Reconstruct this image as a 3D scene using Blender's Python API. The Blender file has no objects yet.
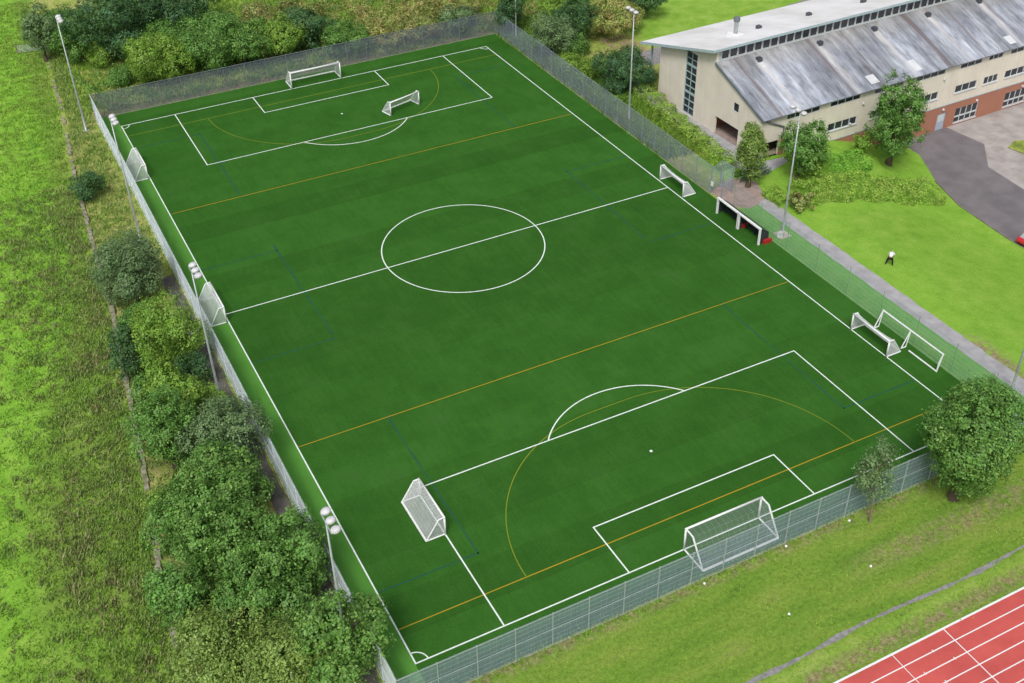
import bpy, math, random
import numpy as np
from mathutils import Vector, Matrix
from mathutils.geometry import tessellate_polygon

random.seed(7)
scene = bpy.context.scene
COL = scene.collection
R = math.radians

# ------------------------------------------------------------------ materials
def nodes(name):
    m = bpy.data.materials.new(name)
    m.use_nodes = True
    nt = m.node_tree
    nt.nodes.clear()
    out = nt.nodes.new('ShaderNodeOutputMaterial')
    return m, nt, out

def N(nt, t, **kw):
    n = nt.nodes.new(t)
    for k, v in kw.items():
        if k.startswith('i_'):
            n.inputs[k[2:].replace('_', ' ')].default_value = v
        else:
            setattr(n, k, v)
    return n

def L(nt, a, b):
    nt.links.new(a, b)

def c4(c):
    return (c[0], c[1], c[2], 1.0)

def mixc(nt, fac, a, b, blend='MIX'):
    n = nt.nodes.new('ShaderNodeMix')
    n.data_type = 'RGBA'
    n.blend_type = blend
    for v, i in ((fac, 0), (a, 6), (b, 7)):
        if isinstance(v, (int, float)):
            n.inputs[i].default_value = v
        elif isinstance(v, tuple):
            n.inputs[i].default_value = c4(v)
        else:
            L(nt, v, n.inputs[i])
    return n.outputs[2]

def ramp(nt, fac, stops):
    n = nt.nodes.new('ShaderNodeValToRGB')
    e = n.color_ramp.elements
    e[0].position, e[0].color = stops[0][0], c4(stops[0][1])
    e[1].position, e[1].color = stops[-1][0], c4(stops[-1][1])
    for p, c in stops[1:-1]:
        x = e.new(p)
        x.color = c4(c)
    L(nt, fac, n.inputs[0])
    return n.outputs[0]

def noise(nt, vec, scale, detail=4.0, rough=0.55):
    n = N(nt, 'ShaderNodeTexNoise')
    n.inputs['Scale'].default_value = scale
    n.inputs['Detail'].default_value = detail
    n.inputs['Roughness'].default_value = rough
    if vec is not None:
        L(nt, vec, n.inputs['Vector'])
    return n.outputs[0]

def coords(nt, scale=None, rot=None):
    t = N(nt, 'ShaderNodeTexCoord').outputs['Object']
    if scale is None and rot is None:
        return t
    mp = N(nt, 'ShaderNodeMapping')
    if scale: mp.inputs['Scale'].default_value = scale
    if rot: mp.inputs['Rotation'].default_value = rot
    L(nt, t, mp.inputs[0])
    return mp.outputs[0]

def b3(v):
    return (v, v, v)

def surface(name, c1, c2=None, scale=1.0, rough=0.7, spec=0.3, metal=0.0, bump=0.0, bscale=None, detail=5, lo=0.35, hi=0.65, coordscale=None, extra=None):
    m, nt, out = nodes(name)
    p = N(nt, 'ShaderNodeBsdfPrincipled')
    p.inputs['Roughness'].default_value = rough
    p.inputs['Metallic'].default_value = metal
    p.inputs['Specular IOR Level'].default_value = spec
    v = coords(nt, coordscale)
    if c2 is None:
        c2 = tuple(x * 0.85 for x in c1)
    col = ramp(nt, noise(nt, v, scale, detail), [(lo, c1), (hi, c2)])
    if extra:
        col = extra(nt, v, col)
    L(nt, col, p.inputs['Base Color'])
    if bump:
        b = N(nt, 'ShaderNodeBump')
        b.inputs['Strength'].default_value = bump
        b.inputs['Distance'].default_value = 0.05
        L(nt, noise(nt, v, bscale or scale * 4, 6), b.inputs['Height'])
        L(nt, b.outputs[0], p.inputs['Normal'])
    L(nt, p.outputs[0], out.inputs[0])
    return m

def leaf_mat(name, c1, c2, c3, trans=0.28, nscale=0.7, gain=2.6, clumpy=0.75):
    c1, c2, c3 = (tuple(x * gain for x in c) for c in (c1, c2, c3))
    m, nt, out = nodes(name)
    p = N(nt, 'ShaderNodeBsdfPrincipled')
    p.inputs['Roughness'].default_value = 0.42
    p.inputs['Specular IOR Level'].default_value = 0.26
    g = N(nt, 'ShaderNodeNewGeometry')
    v = coords(nt)
    col = mixc(nt, g.outputs['Random Per Island'], c1, c2)
    n = ramp(nt, noise(nt, v, nscale, 3), [(0.42, b3(0)), (0.62, b3(1))])
    col = mixc(nt, n, col, c3)
    r2 = N(nt, 'ShaderNodeMath', operation='MULTIPLY_ADD')
    L(nt, g.outputs['Random Per Island'], r2.inputs[0])
    r2.inputs[1].default_value = 7.31
    r2.inputs[2].default_value = 0.0
    fr = N(nt, 'ShaderNodeMath', operation='FRACT')
    L(nt, r2.outputs[0], fr.inputs[0])
    col = mixc(nt, 1.0, col, ramp(nt, fr.outputs[0], [(0, b3(0.78)), (1, b3(1.22))]), 'MULTIPLY')
    col = mixc(nt, clumpy, col, ramp(nt, noise(nt, v, 1.0, 3, 0.55), [(0.32, b3(0.58)), (0.5, b3(1.0)), (0.68, b3(1.48))]), 'MULTIPLY')
    L(nt, col, p.inputs['Base Color'])
    t = N(nt, 'ShaderNodeBsdfTranslucent')
    L(nt, col, t.inputs['Color'])
    mx = N(nt, 'ShaderNodeMixShader')
    mx.inputs[0].default_value = trans
    L(nt, p.outputs[0], mx.inputs[1])
    L(nt, t.outputs[0], mx.inputs[2])
    L(nt, mx.outputs[0], out.inputs[0])
    return m

def net_mat(name, col, alpha, rough=0.6):
    m, nt, out = nodes(name)
    d = N(nt, 'ShaderNodeBsdfDiffuse')
    v = coords(nt)
    L(nt, ramp(nt, noise(nt, v, 1.2, 3), [(0.3, col), (0.7, tuple(x * 0.8 for x in col))]), d.inputs['Color'])
    t = N(nt, 'ShaderNodeBsdfTransparent')
    mx = N(nt, 'ShaderNodeMixShader')
    mx.inputs[0].default_value = alpha
    L(nt, t.outputs[0], mx.inputs[1])
    L(nt, d.outputs[0], mx.inputs[2])
    L(nt, mx.outputs[0], out.inputs[0])
    return m

M = {}
M['white_paint'] = surface('white_paint', (0.80, 0.81, 0.81), (0.74, 0.76, 0.76), 3, 0.4, 0.4)
M['line_white'] = surface('line_white', (0.80, 0.86, 0.83), (0.66, 0.76, 0.70), 2.5, 0.9, 0.1)
M['line_yellow'] = surface('line_yellow', (0.42, 0.27, 0.02), (0.30, 0.24, 0.02), 0.06, 0.9, 0.1)
M['line_olive'] = surface('line_olive', (0.22, 0.26, 0.025), (0.16, 0.22, 0.02), 0.06, 0.9, 0.1)
M['line_blue'] = surface('line_blue', (0.018, 0.080, 0.070), (0.022, 0.105, 0.035), 0.5, 0.9, 0.1)
M['net_white'] = net_mat('net_white', (0.86, 0.88, 0.90), 0.38)
M['net_thin'] = net_mat('net_thin', (0.55, 0.60, 0.66), 0.12)
M['net_dense'] = net_mat('net_dense', (0.78, 0.80, 0.82), 0.62)
M['cord_white'] = surface('cord_white', (0.75, 0.77, 0.78), None, 3, 0.8)
M['fence_mesh'] = net_mat('fence_mesh', (0.41, 0.51, 0.64), 0.33)
M['fence_mesh_far'] = net_mat('fence_mesh_far', (0.19, 0.22, 0.28), 0.36)
M['fence_mesh_clear'] = net_mat('fence_mesh_clear', (0.20, 0.30, 0.30), 0.16)
M['fence_mesh_pale'] = net_mat('fence_mesh_pale', (0.90, 0.96, 1.0), 0.76)
M['fence_wire'] = surface('fence_wire', (0.48, 0.56, 0.66), (0.40, 0.48, 0.58), 2, 0.45, 0.5)
M['fence_wire_pale'] = surface('fence_wire_pale', (0.72, 0.80, 0.86), (0.60, 0.70, 0.76), 0.8, 0.4, 0.5)
M['fence_post'] = surface('fence_post', (0.40, 0.46, 0.46), (0.30, 0.36, 0.36), 2, 0.45, 0.5)
M['fence_wire_dark'] = surface('fence_wire_dark', (0.14, 0.17, 0.21), (0.20, 0.22, 0.26), 0.5, 0.5, 0.5)
M['fence_post_dark'] = surface('fence_post_dark', (0.17, 0.19, 0.23), (0.22, 0.24, 0.27), 2, 0.5, 0.4)
M['fence_post_mid'] = surface('fence_post_mid', (0.26, 0.31, 0.34), (0.20, 0.25, 0.28), 2, 0.5, 0.4)
M['fence_post_green'] = surface('fence_post_green', (0.22, 0.36, 0.20), (0.18, 0.30, 0.17), 2, 0.5, 0.4)
M['galv'] = surface('galv', (0.42, 0.46, 0.46), (0.33, 0.37, 0.37), 3, 0.42, 0.5, 0.4)
M['lamp_shell'] = surface('lamp_shell', (0.62, 0.61, 0.64), (0.50, 0.50, 0.54), 4, 0.35, 0.5)
M['lamp_dark'] = surface('lamp_dark', (0.07, 0.075, 0.09), None, 4, 0.3, 0.5)
M['concrete'] = surface('concrete', (0.48, 0.45, 0.38), (0.36, 0.34, 0.30), 2.5, 0.9, 0.2, bump=0.3, bscale=12)
M['kerb_stone'] = surface('kerb_stone', (0.24, 0.21, 0.19), (0.15, 0.14, 0.12), 0.8, 0.9, 0.2)
M['dark_panel'] = surface('dark_panel', (0.035, 0.045, 0.05), (0.02, 0.03, 0.03), 2, 0.5, 0.4)
M['red_plastic'] = surface('red_plastic', (0.42, 0.03, 0.03), (0.30, 0.02, 0.02), 3, 0.4, 0.4)
M['bark'] = surface('bark', (0.12, 0.09, 0.06), (0.07, 0.055, 0.04), 6, 0.9, 0.2, bump=0.6, bscale=20)
M['bark_pale'] = surface('bark_pale', (0.30, 0.24, 0.17), (0.20, 0.15, 0.10), 6, 0.9, 0.2)
M['dry_stone'] = surface('dry_stone', (0.36, 0.33, 0.27), (0.17, 0.18, 0.10), 2.2, 0.95, 0.1, bump=0.9, bscale=4)

M['leaf_dark'] = leaf_mat('leaf_dark', (0.022, 0.055, 0.016), (0.045, 0.085, 0.024), (0.030, 0.070, 0.030))
M['leaf_mid'] = leaf_mat('leaf_mid', (0.036, 0.090, 0.018), (0.094, 0.164, 0.038), (0.049, 0.110, 0.022))
M['leaf_rich'] = leaf_mat('leaf_rich', (0.035, 0.087, 0.017), (0.108, 0.180, 0.043), (0.051, 0.112, 0.022))
M['leaf_lime'] = leaf_mat('leaf_lime', (0.060, 0.116, 0.016), (0.130, 0.196, 0.032), (0.072, 0.136, 0.020))
M['leaf_grey'] = leaf_mat('leaf_grey', (0.044, 0.082, 0.032), (0.098, 0.145, 0.066), (0.062, 0.100, 0.038))
M['leaf_willow'] = leaf_mat('leaf_willow', (0.058, 0.105, 0.022), (0.145, 0.195, 0.048), (0.085, 0.130, 0.030))
M['leaf_green'] = leaf_mat('leaf_green', (0.065, 0.15, 0.020), (0.13, 0.24, 0.035), (0.08, 0.18, 0.024))
M['leaf_olive'] = leaf_mat('leaf_olive', (0.075, 0.105, 0.028), (0.150, 0.180, 0.052), (0.130, 0.120, 0.045), nscale=0.5)
M['leaf_brown'] = leaf_mat('leaf_brown', (0.082, 0.125, 0.028), (0.190, 0.215, 0.060), (0.165, 0.140, 0.055), nscale=0.6)
M['leaf_hedge'] = leaf_mat('leaf_hedge', (0.070, 0.138, 0.019), (0.155, 0.240, 0.038), (0.118, 0.168, 0.032), nscale=0.5)
M['blade'] = leaf_mat('blade', (0.10, 0.22, 0.03), (0.22, 0.36, 0.05), (0.18, 0.26, 0.05), nscale=0.15, gain=1.4, clumpy=0.1)
M['blade_straw'] = leaf_mat('blade_straw', (0.10, 0.18, 0.035), (0.21, 0.25, 0.085), (0.14, 0.21, 0.045), nscale=0.25, gain=1.9, clumpy=0.15)
M['blade_rush'] = leaf_mat('blade_rush', (0.07, 0.12, 0.03), (0.20, 0.19, 0.09), (0.12, 0.19, 0.045), nscale=0.2, gain=2.0, clumpy=0.25)

# ------------------------------------------------------------------ mesh helpers
class MB:
    """collects faces, links them as one mesh object"""
    def __init__(s):
        s.v, s.f, s.mi = [], [], []
    def add(s, vs, fs, mi=0):
        o = len(s.v)
        s.v += [tuple(v) for v in vs]
        s.f += [tuple(i + o for i in f) for f in fs]
        s.mi += [mi] * len(fs)
        return s
    def box(s, x0, y0, z0, x1, y1, z1, mi=0, mtx=None):
        vs = [Vector(p) for p in ((x0,y0,z0),(x1,y0,z0),(x1,y1,z0),(x0,y1,z0),(x0,y0,z1),(x1,y0,z1),(x1,y1,z1),(x0,y1,z1))]
        if mtx: vs = [mtx @ v for v in vs]
        return s.add(vs, [(3,2,1,0),(4,5,6,7),(0,1,5,4),(1,2,6,5),(2,3,7,6),(3,0,4,7)], mi)
    def tube(s, p0, p1, r0, r1=None, n=8, mi=0, cap=True):
        p0, p1 = Vector(p0), Vector(p1)
        r1 = r0 if r1 is None else r1
        d = (p1 - p0).normalized()
        a = d.orthogonal().normalized()
        b = d.cross(a)
        vs = []
        for p, r in ((p0, r0), (p1, r1)):
            for k in range(n):
                t = 2 * math.pi * k / n
                vs.append(p + (a * math.cos(t) + b * math.sin(t)) * r)
        fs = [(k, (k + 1) % n, n + (k + 1) % n, n + k) for k in range(n)]
        if cap:
            fs += [tuple(range(n - 1, -1, -1)), tuple(range(n, 2 * n))]
        return s.add(vs, fs, mi)
    def path(s, pts, r, n=8, mi=0):
        for a, b in zip(pts[:-1], pts[1:]):
            s.tube(a, b, r, r, n, mi)
        return s
    def quad(s, a, b, c, d, mi=0):
        return s.add([a, b, c, d], [(0, 1, 2, 3)], mi)
    def lathe(s, prof, n=16, mi=0, mtx=None):
        vs, fs = [], []
        for r, z in prof:
            for k in range(n):
                t = 2 * math.pi * k / n
                v = Vector((r * math.cos(t), r * math.sin(t), z))
                vs.append(mtx @ v if mtx else v)
        for i in range(len(prof) - 1):
            for k in range(n):
                fs.append((i*n+k, i*n+(k+1)%n, (i+1)*n+(k+1)%n, (i+1)*n+k))
        fs.append(tuple(range(n - 1, -1, -1)))
        fs.append(tuple(range((len(prof)-1)*n, len(prof)*n)))
        return s.add(vs, fs, mi)
    def build(s, name, mats, parent=None, smooth=False):
        me = bpy.data.meshes.new(name)
        me.from_pydata(s.v, [], s.f)
        if not isinstance(mats, (list, tuple)): mats = [mats]
        for m in mats: me.materials.append(M[m] if isinstance(m, str) else m)
        me.polygons.foreach_set('material_index', s.mi)
        if smooth: me.polygons.foreach_set('use_smooth', [True] * len(s.f))
        me.update()
        o = bpy.data.objects.new(name, me)
        COL.objects.link(o)
        if parent: o.parent = parent
        return o

def tag(o, label=None, cat=None, group=None, kind=None):
    if label: o['label'] = label
    if cat: o['category'] = cat
    if group: o['group'] = group
    if kind: o['kind'] = kind
    return o

def thing(name, label, cat, loc=(0, 0, 0), rz=0.0, group=None):
    o = bpy.data.objects.new(name, None)
    o.empty_display_size = 0.3
    COL.objects.link(o)
    o.location = loc
    o.rotation_euler = (0, 0, rz)
    return tag(o, label, cat, group)

KIDS = {}
def dup(root, loc, rz, label, scale=None):
    r = root.copy()
    COL.objects.link(r)
    r.location, r.rotation_euler = loc, (0, 0, rz)
    r['label'] = label
    if scale: r.scale = scale
    for ch in [o for o in bpy.data.objects if o.parent is root]:
        c = ch.copy()
        COL.objects.link(c)
        c.parent = r
        for g in [o for o in bpy.data.objects if o.parent is ch]:
            d = g.copy()
            COL.objects.link(d)
            d.parent = c
    return r

def ss(t):
    t = min(1.0, max(0.0, t))
    return t * t * (3 - 2 * t)

def H(x, y):
    """terrain: level round the pitch, falling four metres to the school yard"""
    if x < 36: return 0.0
    t = min(1.0, max(0.0, (y + 14) / 11))
    x0 = 38 + 12 * t
    w = 22 - 6 * t
    fy = 1.0 - ss((y - 4.0) / 4.0)
    return -4.0 * ss((x - x0) / w) * fy

def sheet(name, poly, dz, mat, kind='structure', step=1.5):
    """a thin ground covering draped over the terrain, edge following the polygon"""
    tri = tessellate_polygon([[Vector((p[0], p[1], 0)) for p in poly]])
    import bmesh
    bm = bmesh.new()
    vs = [bm.verts.new((p[0], p[1], 0)) for p in poly]
    for t in tri:
        try: bm.faces.new([vs[i] for i in t])
        except ValueError: pass
    flat = max(p[0] for p in poly) < 36.5
    if not flat:
        for k in range(60):
            es = [e for e in bm.edges if e.calc_length() > step * 1.6]
            if not es: break
            bmesh.ops.subdivide_edges(bm, edges=es, cuts=1)
            bmesh.ops.triangulate(bm, faces=[f for f in bm.faces if len(f.verts) > 3])
            if k > 7: break
        for v in bm.verts: v.co.z = H(v.co.x, v.co.y)
    bmesh.ops.recalc_face_normals(bm, faces=bm.faces)
    for f in bm.faces:
        if f.normal.z < 0: f.normal_flip()
    for v in bm.verts: v.co.z += dz
    me = bpy.data.meshes.new(name)
    bm.to_mesh(me)
    bm.free()
    me.materials.append(M[mat])
    o = bpy.data.objects.new(name, me)
    COL.objects.link(o)
    return tag(o, kind=kind)

# ------------------------------------------------------------------ ground
def wall_x(y):
    pts = [(-60, -43.8), (-34.9, -42.1), (-23.4, -40.6), (-12.4, -39.4), (-2.6, -38.5), (4.6, -37.7), (14.9, -37.1), (38.6, -35.5), (58.7, -33.6), (77.6, -32.4), (130, -29)]
    for (a, xa), (b, xb) in zip(pts[:-1], pts[1:]):
        if a <= y <= b: return xa + (xb - xa) * (y - a) / (b - a)
    return pts[0][1] if y < -60 else pts[-1][1]

def ground_material():
    m, nt, out = nodes('ground_grass')
    p = N(nt, 'ShaderNodeBsdfPrincipled')
    p.inputs['Roughness'].default_value = 0.95
    p.inputs['Specular IOR Level'].default_value = 0.1
    v = coords(nt)
    def att(n):
        a = N(nt, 'ShaderNodeAttribute')
        a.attribute_name = n
        return a.outputs['Fac']
    big, mid, fine = noise(nt, v, 0.09, 5, 0.6), noise(nt, v, 0.45, 6, 0.62), noise(nt, v, 3.0, 6, 0.7)
    vfine = noise(nt, v, 9.0, 3, 0.7)
    # meadow on the far side of the wall
    f1 = ramp(nt, mid, [(0.28, (0.12, 0.25, 0.026)), (0.48, (0.19, 0.39, 0.04)), (0.72, (0.29, 0.48, 0.07))])
    f2 = ramp(nt, mid, [(0.27, (0.17, 0.185, 0.06)), (0.42, (0.15, 0.245, 0.042)), (0.57, (0.19, 0.30, 0.05)), (0.76, (0.30, 0.31, 0.12))])
    rs = N(nt, 'ShaderNodeMath', operation='MULTIPLY_ADD')
    L(nt, big, rs.inputs[0]); rs.inputs[1].default_value = 2.6
    r0 = N(nt, 'ShaderNodeMath', operation='MULTIPLY_ADD')
    L(nt, att('rough'), r0.inputs[0]); r0.inputs[1].default_value = 1.35; r0.inputs[2].default_value = -1.75
    L(nt, r0.outputs[0], rs.inputs[2])
    rs.use_clamp = True
    field = mixc(nt, rs.outputs[0], f1, f2)
    # rough verge and scrub floor
    verge = ramp(nt, mid, [(0.30, (0.16, 0.21, 0.045)), (0.47, (0.26, 0.33, 0.07)), (0.60, (0.40, 0.40, 0.13)), (0.75, (0.50, 0.43, 0.22))])
    lawn = ramp(nt, mid, [(0.30, (0.165, 0.335, 0.036)), (0.5, (0.21, 0.395, 0.046)), (0.72, (0.265, 0.43, 0.07))])
    stretch = coords(nt, (0.25, 1.0, 1.0), (0, 0, R(-14)))
    ns = noise(nt, stretch, 0.55, 6, 0.62)
    near = ramp(nt, ns, [(0.28, (0.105, 0.205, 0.026)), (0.45, (0.15, 0.265, 0.034)), (0.60, (0.195, 0.29, 0.046)), (0.76, (0.24, 0.25, 0.08))])
    dirt = ramp(nt, fine, [(0.35, (0.20, 0.13, 0.085)), (0.65, (0.36, 0.27, 0.19))])
    col = verge
    col = mixc(nt, att('field'), col, field)
    col = mixc(nt, att('near'), col, near)
    col = mixc(nt, att('lawn'), col, lawn)
    dm = N(nt, 'ShaderNodeMath', operation='MULTIPLY')
    L(nt, att('dirt'), dm.inputs[0])
    L(nt, ramp(nt, noise(nt, v, 1.1, 5, 0.65), [(0.40, b3(0)), (0.55, b3(1))]), dm.inputs[1])
    col = mixc(nt, dm.outputs[0], col, dirt)
    lf = N(nt, 'ShaderNodeMath', operation='MULTIPLY_ADD'); L(nt, att('lawn'), lf.inputs[0]); lf.inputs[1].default_value = -0.72; lf.inputs[2].default_value = 1.0
    col = mixc(nt, lf.outputs[0], col, ramp(nt, fine, [(0.25, b3(0.62)), (0.5, b3(1.0)), (0.75, b3(1.35))]), 'MULTIPLY')
    col = mixc(nt, 0.6, col, ramp(nt, vfine, [(0.3, b3(0.7)), (0.7, b3(1.3))]), 'MULTIPLY')
    L(nt, col, p.inputs['Base Color'])
    b = N(nt, 'ShaderNodeBump')
    b.inputs['Strength'].default_value = 0.5
    b.inputs['Distance'].default_value = 0.25
    L(nt, fine, b.inputs['Height'])
    L(nt, b.outputs[0], p.inputs['Normal'])
    L(nt, p.outputs[0], out.inputs[0])
    return m
M['ground'] = ground_material()

def build_ground():
    xs = np.concatenate([np.array([-700, -400, -220, -140, -100]), np.arange(-80, 131, 1.0), np.array([150, 200, 300, 450, 700])])
    ys = np.concatenate([np.array([-600, -300, -160, -110]), np.arange(-90, 141, 1.0), np.array([160, 220, 320, 500, 800])])
    nx, ny = len(xs), len(ys)
    X, Y = np.meshgrid(xs, ys)
    rng = np.random.default_rng(3)
    Z = np.array([[H(x, y) for x in xs] for y in ys])
    fld = np.zeros_like(X); lawn = np.zeros_like(X); near = np.zeros_like(X); dirt = np.zeros_like(X); rough = np.zeros_like(X)
    for j, y in enumerate(ys):
        wx = wall_x(y)
        for i, x in enumerate(xs):
            if x < wx - 0.3 and y < 200:
                fld[j, i] = 1
                d = wx - x
                w = 3.4 + 8.6 * ss((20 - y) / 50)
                rough[j, i] = 1 - ss((d - w * 0.55) / (w * 0.8))
            if x > 33.8 and y < 5: lawn[j, i] = ss((x - 33.8) / 0.8)
            if x > 30.8 and y < -7 and x < 34.8: lawn[j, i] = 0.75
            if x > 45 and y > 34: lawn[j, i] = ss((x - 47) / 4) * 0.85
            if y > 68 and x > -20: lawn[j, i] = 0.45 * ss((y - 70) / 14)
            if y < -52.6 and x > -31: near[j, i] = 1; lawn[j, i] = 0
            if -63.9 < y < -62.6 and x > -31: near[j, i] = 0.5; lawn[j, i] = 0.5
            if x > 33.6 and y < -52: near[j, i] = 1; lawn[j, i] = 0
            # worn earth
            if 34.3 < x < 39.5 and -52 < y < -38: dirt[j, i] = 0.9 * (1 - ss((x - 36.6) / 1.8)) * ss((-38 - y) / 3)
            if -64.9 < y < -63.2 and x > -4: dirt[j, i] = 0.8
            if -59 < y < -56.5 and 4 < x < 30: dirt[j, i] = max(dirt[j, i], 0.55 * ss((x - 4) / 8))
            if -53.4 < y < -52.4 and -31 < x < 31: dirt[j, i] = 0.75
            if 53 < y < 55.5 and -31 < x < 31: dirt[j, i] = 0.8
            if wx < x < -30 and -50 < y < 54: dirt[j, i] = 0.35
            if 43 < x < 49 and 32 < y < 44: dirt[j, i] = 0.9
    verts = np.stack([X, Y, Z], -1).reshape(-1, 3)
    idx = np.arange(nx * ny).reshape(ny, nx)
    q = np.stack([idx[:-1, :-1], idx[:-1, 1:], idx[1:, 1:], idx[1:, :-1]], -1).reshape(-1, 4)
    me = bpy.data.meshes.new('ground')
    me.from_pydata(verts.tolist(), [], q.tolist())
    for nm, a in (('field', fld), ('lawn', lawn), ('near', near), ('dirt', dirt), ('rough', rough)):
        at = me.attributes.new(nm, 'FLOAT', 'POINT')
        at.data.foreach_set('value', a.reshape(-1).astype(np.float32))
    me.materials.append(M['ground'])
    me.polygons.foreach_set('use_smooth', [True] * len(q))
    o = bpy.data.objects.new('ground', me)
    COL.objects.link(o)
    tag(o, kind='structure')
build_ground()

# ---- artificial turf
def turf_material():
    m, nt, out = nodes('artificial_turf')
    p = N(nt, 'ShaderNodeBsdfPrincipled')
    p.inputs['Roughness'].default_value = 0.95
    p.inputs['Specular IOR Level'].default_value = 0.02
    p.inputs['Sheen Weight'].default_value = 0.0
    p.inputs['Sheen Roughness'].default_value = 0.35
    p.inputs['Sheen Tint'].default_value = (0.35, 0.8, 0.25, 1)
    v = coords(nt)
    col = ramp(nt, noise(nt, v, 0.22, 6, 0.68), [(0.30, (0.027, 0.098, 0.014)), (0.5, (0.033, 0.114, 0.0165)), (0.70, (0.041, 0.131, 0.021))])
    # rolls of turf laid across the pitch, each with a slightly different pile
    w = N(nt, 'ShaderNodeTexWhiteNoise', noise_dimensions='1D')
    sx = N(nt, 'ShaderNodeSeparateXYZ')
    L(nt, v, sx.inputs[0])
    fl = N(nt, 'ShaderNodeMath', operation='FLOOR')
    dv = N(nt, 'ShaderNodeMath', operation='DIVIDE')
    L(nt, sx.outputs['Y'], dv.inputs[0]); dv.inputs[1].default_value = 3.9
    L(nt, dv.outputs[0], fl.inputs[0])
    L(nt, fl.outputs[0], w.inputs['W'])
    col = mixc(nt, 1.0, col, ramp(nt, w.outputs['Value'], [(0, b3(0.90)), (1, b3(1.09))]), 'MULTIPLY')
    st = coords(nt, (3.0, 0.35, 1.0))
    col = mixc(nt, 0.45, col, ramp(nt, noise(nt, st, 0.7, 5, 0.65), [(0.3, b3(0.84)), (0.7, b3(1.16))]), 'MULTIPLY')
    col = mixc(nt, 1.0, col, ramp(nt, noise(nt, v, 6.0, 4, 0.7), [(0.3, b3(0.86)), (0.7, b3(1.15))]), 'MULTIPLY')
    fr = N(nt, 'ShaderNodeMath', operation='FRACT'); L(nt, dv.outputs[0], fr.inputs[0])
    col = mixc(nt, 1.0, col, ramp(nt, fr.outputs[0], [(0.0, b3(0.86)), (0.02, b3(1.0)), (1.0, b3(1.0))]), 'MULTIPLY')
    # scuffed greyish patches
    sc = ramp(nt, noise(nt, v, 0.22, 6, 0.7), [(0.58, b3(0)), (0.72, b3(0.5))])
    col = mixc(nt, sc, col, (0.038, 0.098, 0.026))
    L(nt, col, p.inputs['Base Color'])
    b = N(nt, 'ShaderNodeBump')
    b.inputs['Strength'].default_value = 0.25
    b.inputs['Distance'].default_value = 0.03
    L(nt, noise(nt, v, 14, 3), b.inputs['Height'])
    L(nt, b.outputs[0], p.inputs['Normal'])
    L(nt, p.outputs[0], out.inputs[0])
    return m
M['turf'] = turf_material()
M['turf_light'] = surface('turf_light', (0.095, 0.270, 0.046), (0.075, 0.225, 0.035), 0.5, 0.95, 0.05, coordscale=(2.5, 0.5, 1))
M['grass_strip'] = surface('grass_strip', (0.12, 0.30, 0.07), (0.16, 0.33, 0.09), 0.8, 0.95, 0.1, bump=0.3, bscale=10)
M['asphalt_path'] = surface('asphalt_path', (0.40, 0.395, 0.41), (0.30, 0.295, 0.31), 0.8, 0.95, 0.15, bump=0.2, bscale=15)
M['asphalt_drive'] = surface('asphalt_drive', (0.195, 0.178, 0.19), (0.145, 0.133, 0.142), 0.35, 0.9, 0.2, bump=0.2, bscale=15)
M['pale_paving'] = surface('pale_paving', (0.42, 0.385, 0.37), (0.30, 0.275, 0.265), 0.5, 0.95, 0.15, bump=0.2, bscale=8)
M['gravel'] = surface('gravel', (0.19, 0.19, 0.185), (0.30, 0.29, 0.30), 2.5, 0.95, 0.1, bump=0.6, bscale=9)
M['tarmac_dark'] = surface('tarmac_dark', (0.11, 0.105, 0.11), (0.17, 0.15, 0.14), 0.7, 0.95, 0.1)
M['track_red'] = surface('track_red', (0.57, 0.110, 0.098), (0.46, 0.085, 0.078), 0.35, 0.95, 0.05, bump=0.15, bscale=20)
M['paved_red'] = surface('paved_red', (0.36, 0.28, 0.25), (0.27, 0.21, 0.19), 1.2, 0.9, 0.2)

PW, PH = 27.39, 49.47
def rect(x0, y0, x1, y1): return [(x0, y0), (x1, y0), (x1, y1), (x0, y1)]
sheet('pitch_turf', rect(-PW - 0.05, -52.55, 30.85, 53.3), 0.010, 'turf')
sheet('turf_margin', rect(-29.95, -52.55, -PW - 0.05, 53.3), 0.010, 'turf_light')

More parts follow.
